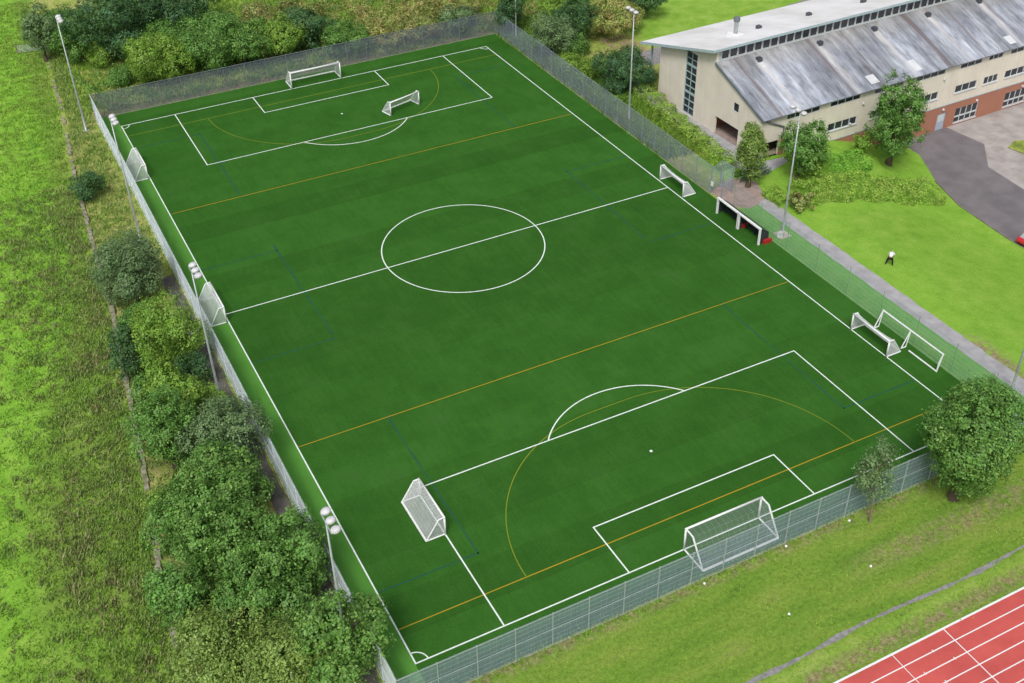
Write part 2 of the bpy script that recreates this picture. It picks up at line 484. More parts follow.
def markings():
    mb = MB()
    w = 0.06
    Z = [0.0]
    def line(x0, y0, x1, y1, mi, z, hw=w):
        d = Vector((x1 - x0, y1 - y0, 0)).normalized()
        n = Vector((-d.y, d.x, 0)) * hw
        e = d * hw
        a, b = Vector((x0, y0, z)) - e, Vector((x1, y1, z)) + e
        mb.quad(a + n, a - n, b - n, b + n, mi)
    def arc(cx, cy, r, a0, a1, mi, z, hw=w, n=48):
        for k in range(n):
            t0, t1 = a0 + (a1 - a0) * k / n, a0 + (a1 - a0) * (k + 1) / n
            pt = lambda rr, t: (cx + rr * math.cos(t), cy + rr * math.sin(t), z)
            mb.quad(pt(r - hw, t0), pt(r + hw, t0), pt(r + hw, t1), pt(r - hw, t1), mi)
    zb, zy, zw, zc = 0.014, 0.018, 0.022, 0.026
    # blue lines of the cross pitches
    for sx in (-1, 1):
        for a, b in ((-42, -23), (-8.5, 10.5), (23, 42)):
            line(18.7 * sx, a, 18.7 * sx, b, 3, zb, 0.075)
        for y in (-42, -9.35, 9.35, 42):
            line(18.7 * sx, y, 27.2 * sx, y, 3, zb, 0.075)
    # yellow hockey lines
    line(-27.2, -46.05, 27.2, -46.05, 1, zy, 0.05)
    line(-27.2, -23.1, 27.2, -23.1, 1, zy, 0.045)
    line(-27.2, 46.05, 27.2, 46.05, 2, zy, 0.05)
    line(-27.2, 23.1, 27.2, 23.1, 1, zy, 0.045)
    for s, mi in ((-1, 2), (1, 2)):
        y = 46.05 * s
        for k in (-1, 1):
            a0 = math.pi / 2 * (-s)
            a1 = 0 if k > 0 else math.pi * (-s)
            arc(1.83 * k, y, 14.63, a0, a1, mi, zy, 0.04)
        line(-1.83, y - 14.63 * s, 1.83, y - 14.63 * s, mi, zy, 0.04)
    # white football lines
    for sx in (-1, 1): line(PW * sx, -PH, PW * sx, PH, 0, zw)
    for s in (-1, 1):
        y = PH * s
        line(-PW, y, PW, y, 0, zc)
        for hw_, d in ((20.16, 16.5), (9.16, 5.5)):
            line(-hw_, y, -hw_, y - d * s, 0, zw)
            line(hw_, y, hw_, y - d * s, 0, zw)
            line(-hw_, y - d * s, hw_, y - d * s, 0, zc)
        cy = y - 11 * s
        arc(0, cy, 0.07, 0, 2 * math.pi, 0, zw, 0.07, 16)
        al = math.acos(5.5 / 9.15)
        arc(0, cy, 9.15, -s * math.pi / 2 - al, -s * math.pi / 2 + al, 0, zw)
        for sx in (-1, 1):
            a = {(-1, -1): 0, (1, -1): 90, (1, 1): 180, (-1, 1): 270}[(sx, s)]
            arc(PW * sx, y, 1.0, R(a), R(a + 90), 0, zw, 0.05, 12)
    line(-PW, 0, PW, 0, 0, zc)
    arc(0, 0, 9.15, 0, 2 * math.pi, 0, zw, w, 96)
    o = mb.build('pitch_markings', ['line_white', 'line_yellow', 'line_olive', 'line_blue'])
    tag(o, kind='structure')
markings()

# ---- paths, yard, track
def jit(poly, amp, seed, step=1.2):
    rng = random.Random(seed)
    out = []
    for a, b in zip(poly, poly[1:] + poly[:1]):
        d = math.hypot(b[0] - a[0], b[1] - a[1])
        n = max(1, int(d / step))
        for k in range(n):
            t = k / n
            out.append((a[0] + (b[0] - a[0]) * t + rng.uniform(-amp, amp), a[1] + (b[1] - a[1]) * t + rng.uniform(-amp, amp)))
    return out
sheet('footpath', jit(rect(34.35, -75, 36.3, -7.6), 0.09, 1), 0.016, 'asphalt_path')
sheet('grass_strip', jit(rect(30.95, -52.4, 34.45, -8.4), 0.05, 9), 0.008, 'grass_strip')
sheet('paved_entrance', jit([(31.2, -7.4), (31.2, -3.2), (35.2, -1.8), (37.6, -3.8), (36.3, -7.55), (34.3, -8.6), (33, -8.8)], 0.06, 2), 0.020, 'paved_red')
sheet('gable_path', jit([(37.4, 0.5), (38.2, 34), (40.9, 36), (41.0, -0.2), (44.4, -0.6), (44.4, -1.7), (38.6, -3.4)], 0.05, 3), 0.016, 'asphalt_path')
sheet('service_path', jit([(39.5, 33.3), (46, 31.2), (60, 34.5), (80, 37.5), (120, 44), (120, 46.5), (78, 40.5), (58, 38), (45, 35.5), (38.5, 35)], 0.12, 4), 0.014, 'gravel')
sheet('driveway', [(65.8, 1.5), (65.6, -3.1), (62.5, -9.2), (60.6, -15.3), (59.9, -24), (60.4, -34), (62, -70), (78, -70), (70.4, -16.9), (71, -9.9), (75.3, -5), (74.5, 1.5)], 0.020, 'asphalt_drive')
sheet('paved_yard', [(74.5, 1.5), (75.3, -5), (71, -9.9), (70.4, -16.9), (78, -70), (130, -70), (130, 3.2)], 0.018, 'pale_paving')
sheet('island_bed', [(77.2, -7.3), (79.5, -6.3), (82, -7.5), (83, -11), (80.5, -12.2), (78, -11)], 0.10, 'ground')
sheet('maintenance_strip', jit(rect(-31.6, -52, -30.2, 10), 0.14, 5), 0.012, 'tarmac_dark')
def gravel_drain():
    rng = random.Random(8)
    top, bot = [], []
    x = -30.0
    while x < 90:
        w = 0.15 + 0.05 * math.sin(x * 0.9) + rng.uniform(-0.06, 0.08)
        yc = -62.05 + 0.15 * math.sin(x * 0.35)
        top.append((x, yc + w)); bot.append((x, yc - w))
        x += 0.6
    sheet('gravel_drain', top + bot[::-1], 0.014, 'gravel')
gravel_drain()
def running_track():
    y0 = -65.02
    sheet('running_track', [(-60, y0 - 9.8), (90, y0 - 9.8), (90, y0), (-60, y0)], 0.022, 'track_red')
    mb = MB()
    for k in range(9):
        y = y0 - 0.03 - k * 1.205
        hw = 0.085 if k == 0 else 0.045
        mb.quad((-60, y - hw, 0.027), (90, y - hw, 0.027), (90, y + hw, 0.027), (-60, y + hw, 0.027))
    for (xa, ya, xb, yb, hw) in ((8.4, y0, 8.35, y0 - 9.6, 0.04), (3.45, y0, 3.4, y0 - 9.6, 0.028)):
        mb.quad((xb - hw, yb, 0.032), (xb + hw, yb, 0.032), (xa + hw, ya, 0.032), (xa - hw, ya, 0.032))
    rng = random.Random(4)
    for x, k in ((6.3, 1), (7.2, 2), (5.2, 3), (4.4, 2)):
        y = y0 - k * 1.205
        mb.box(x - 0.03, y - 0.12, 0.033, x + 0.03, y + 0.12, 0.036)
    tag(mb.build('track_lines', 'white_paint'), kind='structure')
running_track()
# kerb along the drive
def kerb():
    mb = MB()
    pts = [(62.3, -9.4), (60.45, -15.4), (59.75, -24), (60.2, -34)]
    for a, b in zip(pts[:-1], pts[1:]):
        n = 6
        for k in range(n):
            p = [a[0] + (b[0] - a[0]) * (k + i) / n for i in (0, 1)]
            q = [a[1] + (b[1] - a[1]) * (k + i) / n for i in (0, 1)]
            z = [H(p[i], q[i]) for i in (0, 1)]
            d = Vector((p[1] - p[0], q[1] - q[0], 0)).normalized()
            nn = Vector((-d.y, d.x, 0)) * 0.09
            A, B = Vector((p[0], q[0], z[0])), Vector((p[1], q[1], z[1]))
            up, dn = Vector((0, 0, 0.12)), Vector((0, 0, -0.1))
            vs = [A - nn + dn, B - nn + dn, B + nn + dn, A + nn + dn, A - nn + up, B - nn + up, B + nn + up, A + nn + up]
            mb.add(vs, [(4, 5, 6, 7), (0, 1, 5, 4), (1, 2, 6, 5), (2, 3, 7, 6), (3, 0, 4, 7)])
    tag(mb.build('kerb', 'kerb_stone'), kind='structure')
kerb()

# ------------------------------------------------------------------ goals
def goal(label, loc, rz, W, Ht, top_d, base_d, group, r=0.05, net='net_white', sag=0.25):
    r *= 1.5
    cr = 0.0025 if net == 'net_thin' else 0.005
    """local frame: mouth along x, faces -y, net towards +y"""
    t = thing('football_goal', label, 'goal', loc, rz, group)
    h = W / 2
    for s in (-1, 1):
        MB().tube((s * h, 0, 0), (s * h, 0, Ht), r, n=10).build('post', 'white_paint', t, True)
    MB().tube((-h - r, 0, Ht), (h + r, 0, Ht), r, n=10).build('crossbar', 'white_paint', t, True)
    for s in (-1, 1):
        x = s * h
        MB().path([(x, 0, Ht), (x, top_d, Ht - 0.02), (x, base_d, 0.06), (x, 0, 0.06)], r * 0.8).build('side_frame', 'white_paint', t)
    MB().tube((-h, base_d, 0.06), (h, base_d, 0.06), r * 1.15, n=8).build('base_bar', 'white_paint', t)
    # net: roof, back and two sides
    mb = MB()
    nx, ns = 14, 10
    prof = [(0.0, Ht), (top_d, Ht - 0.03)] + [(top_d + (base_d - top_d) * k / 6, (Ht - 0.03) * (1 - k / 6) + 0.06 * k / 6) for k in range(1, 7)]
    def sagp(u, i, y, z):
        a = math.sin(math.pi * u) ** 0.7 * math.sin(math.pi * min(1, (i) / (len(prof) - 1)))
        return (-h + W * u, y - sag * 0.5 * a, z - sag * a)
    grid = [[sagp(k / nx, i, *p) for k in range(nx + 1)] for i, p in enumerate(prof)]
    for i in range(len(prof) - 1):
        for k in range(nx):
            mb.quad(grid[i][k], grid[i][k + 1], grid[i + 1][k + 1], grid[i + 1][k])
    for s in (-1, 1):
        x = s * h
        mb.add([(x, y, z) for y, z in prof] + [(x, 0, 0.06)], [tuple(range(len(prof) + 1))])
    # cords
    for i in range(1, len(prof)):
        for k in range(nx):
            if i < len(prof) - 1: mb.tube(grid[i][k], grid[i][k + 1], cr, n=3, mi=1, cap=False)
    for k in range(1, nx):
        for i in range(len(prof) - 1):
            mb.tube(grid[i][k], grid[i + 1][k], cr, n=3, mi=1, cap=False)
    for s in (-1, 1):
        for k in range(1, 6):
            z = Ht * k / 6
            yb = top_d + (base_d - top_d) * (1 - z / Ht)
            mb.tube((s * h, 0, z), (s * h, yb, z), cr, n=3, mi=1, cap=False)
    mb.build('net', [net, 'cord_white'], t)
    return t
GG, SG = 'full size goals on the goal lines', 'small portable goals round the pitch'
goal('full-size white netted goal close to the track-side fence, the largest in view', (-0.35, -PH, 0.02), R(180), 7.35, 2.35, 0.95, 2.6, GG, 0.062, 'net_thin', sag=0.05)
goal('full-size white goal on the far goal line below the scrub', (0.3, PH, 0.02), 0, 7.4, 2.35, 0.7, 2.7, GG, 0.06)
goal('small portable goal standing inside the far penalty area', (7.95, 35.15, 0.02), R(16), 4.95, 1.95, 0.45, 1.9, SG, 0.06)
goal('small portable goal at the corner of the near penalty area, clear of both touchlines', (-20.15, -36.4, 0.02), R(90), 5.05, 1.95, 0.5, 1.7, SG, 0.055, sag=0.08)
goal('small portable goal on the tree-belt touchline beside the far corner flag arc', (-27.6, 35.55, 0.02), R(90), 5.1, 1.95, 0.5, 1.65, SG, 0.055, sag=0.08)
goal('small portable goal on the tree-belt touchline at the end of the halfway line', (-27.6, 1.05, 0.02), R(90), 5.1, 1.95, 0.5, 1.6, SG, 0.055, sag=0.08)
goal('small portable goal on the school-side touchline at the end of the halfway line', (27.6, -0.4, 0.02), R(-90), 4.9, 1.95, 0.5, 1.8, SG, 0.055, 'net_dense', sag=0.3)
goal('small portable goal on the school-side touchline in front of the bare goal frame', (27.3, -35.5, 0.02), R(-90), 5.1, 1.95, 0.5, 1.8, SG, 0.055, 'net_dense', sag=0.3)

def bare_frame():
    t = thing('goal_frame', 'long bare white goal frame without a net standing against the clear fence', 'goal frame', (29.95, -38.0, 0.02), 0)
    r = 0.075
    for y in (4.15, 0.3):
        MB().path([(0.35, y, 1.95), (-0.45, y, 0.05), (0.15, y, 0.05), (0.35, y, 1.95)], r * 0.8).build('side_frame', 'white_paint', t)
    MB().path([(0.3, -4.05, 1.95), (0.25, -4.0, 1.2), (-0.04, -4.05, 0.05)], r * 0.8).path([(0.3, -4.05, 1.95), (0.02, -4.03, 1.1), (-0.04, -4.05, 0.05)], r * 0.8).build('side_frame', 'white_paint', t)
    MB().tube((0.34, 4.2, 1.95), (0.34, -4.1, 1.95), r).build('crossbar', 'white_paint', t)
    MB().tube((-0.04, -0.35, 0.06), (-0.04, -4.1, 0.06), r).build('base_bar', 'white_paint', t)
bare_frame()

def shelter(label, y0, y1):
    t = thing('team_shelter', label, 'dugout', (29.0, (y0 + y1) / 2, 0.012), 0, 'team shelters beside the gate')
    h = abs(y1 - y0) / 2 - 0.05
    for s in (-1, 1):
        MB().box(-0.10, s * h - 0.10, 0, 0.10, s * h + 0.10, 1.94).build('post', 'white_paint', t)
    MB().box(-0.12, -h - 0.1, 1.94, 0.14, h + 0.1, 2.10).build('crossbar', 'white_paint', t)
    MB().add([(0.11, -h, 1.93), (1.25, -h, 1.3), (1.4, -h, 0.05), (0.11, h, 1.93), (1.25, h, 1.3), (1.4, h, 0.05)], [(0, 1, 4, 3), (1, 2, 5, 4)]).build('back_sheet', 'dark_panel', t)
    for s in (-1, 1):
        y = s * (h - 0.01)
        MB().add([(0.075, y, 1.9), (1.22, y, 1.28), (1.37, y, 0.05), (0.075, y, 0.05)], [(0, 1, 2, 3)]).build('side_sheet', 'dark_panel', t)
    b = MB().box(0.85, -h + 0.1, 0.38, 1.15, h - 0.1, 0.44)
    for y in (-h + 0.4, 0, h - 0.4): b.box(0.8, y - 0.04, 0, 1.15, y + 0.04, 0.38)
    b.build('bench', 'dark_panel', t)
    MB().box(0.5, -h - 0.32, 0.0, 1.6, -h - 0.02, 0.5).build('ballast_block', 'red_plastic', t)
shelter('white framed dugout with dark back next to the pedestrian gate', -7.75, -11.75)
shelter('white framed dugout with red end block farther from the gate', -11.8, -15.7)

# ------------------------------------------------------------------ fence
def fence(label, p0, p1, h, bay, mesh, wire, rails=(0.0, 1.0), wstep=0.1, wr=0.006, pm='fence_post', pw=0.035):
    p0, p1 = Vector(p0), Vector(p1)
    d = (p1 - p0)
    Ln = d.length
    ang = math.atan2(d.y, d.x)
    t = thing('mesh_fence', label, 'fence', p0, ang, 'fence round the pitch')
    n = max(1, round(Ln / bay))
    b = Ln / n
    post = panel = None
    for k in range(n + 1):
        if post is None:
            post = MB().box(-pw, -pw, 0, pw, 0.035, h + 0.05).build('post', pm, t)
        else:
            o = post.copy(); COL.objects.link(o); o.parent = t; o.location = (b * k, 0, 0)
    for k in range(n):
        if panel is None:
            mb = MB()
            e = 0.045
            mb.quad((e, 0.045, 0.06), (b - e, 0.045, 0.06), (b - e, 0.045, h), (e, 0.045, h), 0)
            x = e
            while x < b - e:
                mb.box(x, 0.045 + 0.003, 0.06, x + 2 * wr, 0.045 + 0.003 + 2 * wr, h, 1)
                x += wstep
            for z in [0.07, h - 0.02] + [h * i / 7 for i in range(1, 7)]:
                mb.box(e, 0.045 - 0.003 - 2 * wr, z, b - e, 0.045 - 0.003, z + 2 * wr, 1)
            panel = mb.build('mesh_panel', [mesh, wire], t)
        else:
            o = panel.copy(); COL.objects.link(o); o.parent = t; o.location = (b * k, 0, 0)
    for f in rails:
        z = 0.03 if f == 0 else h * f
        MB().box(-0.03, -0.075, z - 0.02, Ln + 0.03, -0.04, z + 0.03).build('rail', pm, t)
    return t
FX0, FX1, FY0, FY1 = -30.0, 30.95, -52.68, 53.45
fence('mesh fence along the running track side of the pitch', (FX0, FY0, 0), (FX1, FY0, 0), 3.55, 3.05, 'fence_mesh', 'fence_wire', (0, 0.52, 1.0), 0.5, 0.003)
fence('pale mesh fence in front of the tree belt', (FX0, FY1, 0), (FX0, FY0, 0), 3.55, 3.05, 'fence_mesh_pale', 'fence_wire_pale', (0, 0.52, 1.0), 0.6, 0.006, 'fence_wire_pale')
fence('tall mesh fence behind the far goal in front of the scrub', (FX0, FY1, 0), (FX1, FY1, 0), 3.5, 3.05, 'fence_mesh_far', 'fence_wire_dark', (0, 1.0), pm='fence_post_dark')
fence('mesh fence between the pitch and the long yellowish hedge', (FX1, -3.6, 0), (FX1, FY1, 0), 3.6, 3.0, 'fence_mesh_far', 'fence_wire', (0, 1.0), 0.2, 0.005, pm='fence_post_mid')
fence('nearly clear mesh fence between the pitch and the footpath lawn', (FX1, -8.2, 0), (FX1, FY0, 0), 3.5, 4.9, 'fence_mesh_clear', 'fence_wire', (0,), 0.6, 0.003, 'fence_post_green', 0.016)
def gate():
    t = thing('pedestrian_gate', 'galvanised gate frame standing open by the dugouts', 'gate', (FX1, -3.7, 0), 0)
    for x, y in ((0, 0), (0.15, -2.0), (2.1, 0.9), (2.3, -1.1)):
        MB().box(x - 0.05, y - 0.05, 0, x + 0.05, y + 0.05, 3.5).build('post', 'fence_post_mid', t)
    for a, b in (((0, 0), (2.1, 0.9)), ((0.15, -2.0), (2.3, -1.1)), ((0, 0), (0.15, -2)), ((2.1, .9), (2.3, -1.1))):
        for z in (3.45, 2.0): MB().tube((a[0], a[1], z), (b[0], b[1], z), 0.04, n=6).build('rail', 'fence_post_mid', t)
    for a, b in (((0, 0), (2.1, 0.9)), ((2.1, .9), (2.3, -1.1))):
        mb = MB().quad((a[0], a[1], 0.1), (b[0], b[1], 0.1), (b[0], b[1], 3.4), (a[0], a[1], 3.4))
        mb.build('mesh_panel', 'fence_mesh', t)
    MB().box(-0.09, -0.5, 1.2, -0.05, -0.06, 1.8).build('notice_plate', 'white_paint', t)
gate()
def handrail():
    t = thing('handrail', 'low grey handrail beside the paved entrance', 'railing', (35.2, -3.6, 0), R(-1))
    MB().path([(0, 0, 0), (0, 0, 1.0), (4.6, 0.2, 1.0), (4.6, 0.2, 0)], 0.035).build('rail', 'galv', t)
    for x in (1.5, 3.0):
        MB().tube((x, 0.06, 0), (x, 0.06, 1.0), 0.03).build('post', 'galv', t)
handrail()

# ------------------------------------------------------------------ floodlights
def floodlight(label, x, y, yaw, h=15.3, pad=False):
    t = thing('floodlight', label, 'floodlight', (x, y, 0), yaw, 'floodlight masts round the pitch')
    MB().box(-0.75 if pad else -0.5, -0.75 if pad else -0.5, -0.1, 0.75 if pad else 0.5, 0.75 if pad else 0.5, 0.10).build('footing', 'concrete', t)
    MB().lathe([(0.22, 0.10), (0.22, 0.16), (0.14, 0.2), (0.12, 3), (0.065, h)], 12).build('pole', 'galv', t, True)
    MB().box(0.12, -0.11, 0.6, 0.2, 0.11, 1.3).build('service_door', 'galv', t)
    MB().tube((0, -1.05, h), (0, 1.05, h), 0.055, n=8).build('crossarm', 'galv', t)
    for k in (-1, 0, 1):
        mt = Matrix.Translation((0.32, k * 0.92, h + 0.12)) @ Matrix.Diagonal((1.1, 0.95, 1.0, 1)) @ Matrix.Rotation(R(-12), 4, 'Y')
        lm = MB()
        lm.lathe([(0.27, -0.16), (0.32, -0.06), (0.33, 0.02), (0.29, 0.12), (0.20, 0.19), (0.07, 0.22)], 14, 0, mt)
        o = lm.build('lamp', 'lamp_shell', t, True)
        MB().lathe([(0.24, -0.20), (0.26, -0.163)], 14, 0, mt).build('lens', 'lamp_dark', o)
    return t
FLX, FRX = -31.85, 32.6
fl = [(FLX, 50.4, 0, 'floodlight mast at the far corner by the tree belt', False),
      (FLX, 17.95, 0, 'floodlight mast by the tree belt beside the far touchline goal', False),
      (FLX, -14.8, 0, 'floodlight mast by the tree belt whose lamps hang over the halfway goal', False),
      (FLX, -47.9, 0, 'floodlight mast among the large trees by the near corner', False),
      (FRX, 49.6, math.pi, 'floodlight mast behind the fence at the far corner near the school', False),
      (FRX, 17.2, math.pi, 'floodlight mast beside the long hedge in front of the school gable', False),
      (FRX, -15.3, math.pi, 'floodlight mast on a pale concrete pad beside the footpath', True),
      (FRX + 0.7, -47.9, math.pi, 'floodlight mast half hidden behind the round roadside tree', False)]
for x, y, yaw, lab, pad in fl: floodlight(lab, x, y, yaw, pad=pad)
t = thing('control_cabinet', 'small white cabinet on the pad beside the floodlight mast', 'cabinet', (32.0, -15.6, 0.1), R(20))
MB().box(-0.3, -0.2, 0, 0.3, 0.2, 0.55).build('body', 'white_paint', t)
MB().box(-0.34, -0.24, 0.55, 0.34, 0.24, 0.60).build('lid', 'lamp_shell', t)
t = thing('storage_box', 'small white box on the dark strip behind the pale fence', 'box', (-31.6, -2.2, 0.012), R(12))
MB().box(-0.4, -0.3, 0, 0.4, 0.3, 0.5).build('body', 'white_paint', t)
MB().box(-0.43, -0.33, 0.5, 0.43, 0.33, 0.56).build('lid', 'lamp_shell', t)

def ball(label, x, y):
    mb = MB()
    pr = [(0.11 * math.sin(math.pi * k / 8) + 0.001, 0.11 - 0.11 * math.cos(math.pi * k / 8)) for k in range(9)]
    mb.lathe(pr, 12)
    o = mb.build('football', 'white_paint', None, True)
    o.location = (x, y, 0.0)
    tag(o, label, 'ball', 'stray balls on the grass outside the fence')
ball('white ball lying by the fence foot behind the largest goal', -4.67, -53.2)
ball('white ball by the fence foot just past the largest goal', 3.3, -53.1)
ball('white ball by the fence near the thin sapling', 9.6, -53.3)
ball('white ball on the open grass nearest the gravel drain', -0.8, -58.65)
ball('white ball on the worn grass strip below the sapling', 7.8, -57.9)

# ------------------------------------------------------------------ school building
BO = Vector((40.95, 0, 0)); BTH = 0.027
def wall_streaks(nt, v, col):
    st = N(nt, 'ShaderNodeMapping'); st.inputs['Scale'].default_value = (1.6, 1.6, 0.15)
    L(nt, v, st.inputs[0])
    return mixc(nt, 0.3, col, ramp(nt, noise(nt, st.outputs[0], 1.2, 5, 0.65), [(0.3, b3(0.80)), (0.65, b3(1.08))]), 'MULTIPLY')
M['render_beige'] = surface('render_beige', (0.74, 0.68, 0.59), (0.68, 0.62, 0.535), 0.5, 0.9, 0.2, extra=wall_streaks)
def bricks(nt, v, col):
    b = N(nt, 'ShaderNodeTexBrick')
    mp = N(nt, 'ShaderNodeMapping'); mp.inputs['Rotation'].default_value = (R(90), 0, 0)
    L(nt, v, mp.inputs[0]); L(nt, mp.outputs[0], b.inputs['Vector'])
    b.inputs['Scale'].default_value = 4.4
    b.inputs['Color1'].default_value = (0.42, 0.185, 0.125, 1); b.inputs['Color2'].default_value = (0.34, 0.14, 0.095, 1)
    b.inputs['Mortar'].default_value = (0.36, 0.22, 0.16, 1)
    return mixc(nt, 0.25, b.outputs[0], col)
M['brick'] = surface('brick', (0.42, 0.19, 0.13), (0.33, 0.14, 0.09), 0.6, 0.9, 0.2, extra=bricks)
def slope_roof_mat():
    m, nt, out = nodes('roof_sheet_grey')
    p = N(nt, 'ShaderNodeBsdfPrincipled')
    p.inputs['Roughness'].default_value = 0.55
    v = coords(nt)
    s1 = coords(nt, (1.0, 0.10, 0.10)); s2 = coords(nt, (2.6, 0.22, 0.22))
    base = ramp(nt, noise(nt, s1, 0.55, 6, 0.65), [(0.30, (0.10, 0.11, 0.14)), (0.46, (0.20, 0.22, 0.265)), (0.58, (0.29, 0.32, 0.37)), (0.72, (0.46, 0.49, 0.53))])
    col = mixc(nt, 0.65, base, ramp(nt, noise(nt, s2, 0.9, 6, 0.7), [(0.3, (0.12, 0.12, 0.15)), (0.5, (0.26, 0.28, 0.33)), (0.72, (0.48, 0.50, 0.53))]))
    # mossy grey-brown weathering towards the ridge
    sp = N(nt, 'ShaderNodeSeparateXYZ'); L(nt, v, sp.inputs[0])
    mr = N(nt, 'ShaderNodeMapRange'); mr.inputs[1].default_value = 6.2; mr.inputs[2].default_value = 9.8; L(nt, sp.outputs['Y'], mr.inputs[0])
    ad = N(nt, 'ShaderNodeMath', operation='MULTIPLY'); L(nt, mr.outputs[0], ad.inputs[0])
    L(nt, ramp(nt, noise(nt, s2, 0.8, 5, 0.6), [(0.3, b3(0.3)), (0.65, b3(0.95))]), ad.inputs[1])
    col = mixc(nt, ad.outputs[0], col, (0.27, 0.26, 0.245))
    cs = ramp(nt, noise(nt, coords(nt, (1.0, 0.22, 0.22)), 0.33, 4, 0.6), [(0.35, b3(0.62)), (0.5, b3(0.95)), (0.66, b3(1.5))])
    col = mixc(nt, 0.85, col, cs, 'MULTIPLY')
    blot = ramp(nt, noise(nt, coords(nt, (1.0, 0.45, 0.45)), 0.9, 7, 0.72), [(0.36, b3(0.45)), (0.47, b3(0.95)), (0.62, b3(1.25))])
    col = mixc(nt, 0.6, col, blot, 'MULTIPLY')
    col = mixc(nt, 1.0, col, (1.18, 1.18, 1.18), 'MULTIPLY')
    # pale run-off below each vent
    def mth(op, a, b=None):
        n = N(nt, 'ShaderNodeMath', operation=op)
        for q, i in ((a, 0), (b, 1)):
            if q is None: continue
            if isinstance(q, (int, float)): n.inputs[i].default_value = q
            else: L(nt, q, n.inputs[i])
        return n.outputs[0]
    wob = mth('MULTIPLY', mth('SUBTRACT', noise(nt, v, 0.5, 4), 0.5), 1.6)
    ph = mth('FRACT', mth('DIVIDE', mth('ADD', mth('SUBTRACT', sp.outputs['X'], 0.9), wob), 9.75))
    dd = mth('ABSOLUTE', mth('SUBTRACT', ph, 0.5))
    core = N(nt, 'ShaderNodeMapRange'); core.inputs[1].default_value = 0.075; core.inputs[2].default_value = 0.02; L(nt, dd, core.inputs[0])
    up = N(nt, 'ShaderNodeMapRange'); up.inputs[1].default_value = 8.9; up.inputs[2].default_value = 8.3; L(nt, sp.outputs['Y'], up.inputs[0])
    lo_ = N(nt, 'ShaderNodeMapRange'); lo_.inputs[1].default_value = 0.0; lo_.inputs[2].default_value = 7.5; lo_.inputs[3].default_value = 0.35; L(nt, sp.outputs['Y'], lo_.inputs[0])
    run = mth('MULTIPLY', mth('MULTIPLY', core.outputs[0], up.outputs[0]), mth('MULTIPLY', lo_.outputs[0], ramp(nt, noise(nt, s2, 1.3, 5, 0.7), [(0.3, b3(0.25)), (0.6, b3(1))])))
    col = mixc(nt, run, col, (0.58, 0.56, 0.56))
    # rust brown runs
    ru = ramp(nt, noise(nt, coords(nt, (1.4, 0.07, 0.07)), 0.42, 4, 0.6), [(0.58, b3(0)), (0.68, b3(0.8))])
    col = mixc(nt, ru, col, (0.145, 0.11, 0.115))
    L(nt, col, p.inputs['Base Color'])
    wv = N(nt, 'ShaderNodeTexWave'); wv.inputs['Scale'].default_value = 2.0
    L(nt, v, wv.inputs['Vector'])
    b = N(nt, 'ShaderNodeBump'); b.inputs['Strength'].default_value = 0.3; b.inputs['Distance'].default_value = 0.04
    L(nt, wv.outputs['Fac'], b.inputs['Height']); L(nt, b.outputs[0], p.inputs['Normal'])
    L(nt, p.outputs[0], out.inputs[0])
    return m
M['roof_sheet'] = slope_roof_mat()
M['roof_white'] = surface('roof_white', (0.82, 0.82, 0.84), (0.64, 0.62, 0.62), 0.45, 0.6, 0.3, coordscale=(0.6, 0.25, 1), lo=0.4, hi=0.75)
M['roof_patch'] = surface('roof_patch', (0.66, 0.67, 0.69), (0.55, 0.57, 0.6), 1, 0.5)
M['fascia'] = surface('fascia', (0.42, 0.52, 0.55), (0.36, 0.46, 0.50), 1, 0.45)
M['trim_grey'] = surface('trim_grey', (0.17, 0.19, 0.21), (0.13, 0.15, 0.17), 1, 0.5)
M['frame_white'] = surface('frame_white', (0.60, 0.64, 0.65), (0.52, 0.56, 0.57), 2, 0.45)
M['frame_teal'] = surface('frame_teal', (0.36, 0.47, 0.49), (0.30, 0.41, 0.43), 2, 0.45)
M['glass_dark'] = surface('glass_dark', (0.020, 0.025, 0.035), (0.045, 0.045, 0.055), 0.45, 0.08, 0.6, lo=0.4, hi=0.6)
M['door_blue'] = surface('door_blue', (0.42, 0.48, 0.58), (0.36, 0.42, 0.52), 2, 0.4)
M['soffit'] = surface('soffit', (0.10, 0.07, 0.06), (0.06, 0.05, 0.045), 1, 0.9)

def poly_slab(loops, to3, n3, th):
    """a slab with holes: outer loop first; to3 maps 2D to 3D, n3*th is the thickness vector"""
    mb = MB()
    pts = [p for lp in loops for p in lp]
    tri = tessellate_polygon([[Vector((a, b, 0)) for a, b in lp] for lp in loops])
    A = [Vector(to3(*p)) for p in pts]
    off = Vector(n3) * th
    n = len(A)
    mb.add(A + [a + off for a in A], [tuple(t) for t in tri] + [tuple(i + n for i in reversed(t)) for t in tri])
    s = 0
    fs = []
    for lp in loops:
        k = len(lp)
        for i in range(k):
            a, b = s + i, s + (i + 1) % k
            fs.append((a, b, b + n, a + n))
        s += k
    mb.f += fs; mb.mi += [0] * len(fs)
    return mb
def rloop(u0, z0, u1, z1): return [(u0, z0), (u1, z0), (u1, z1), (u0, z1)]

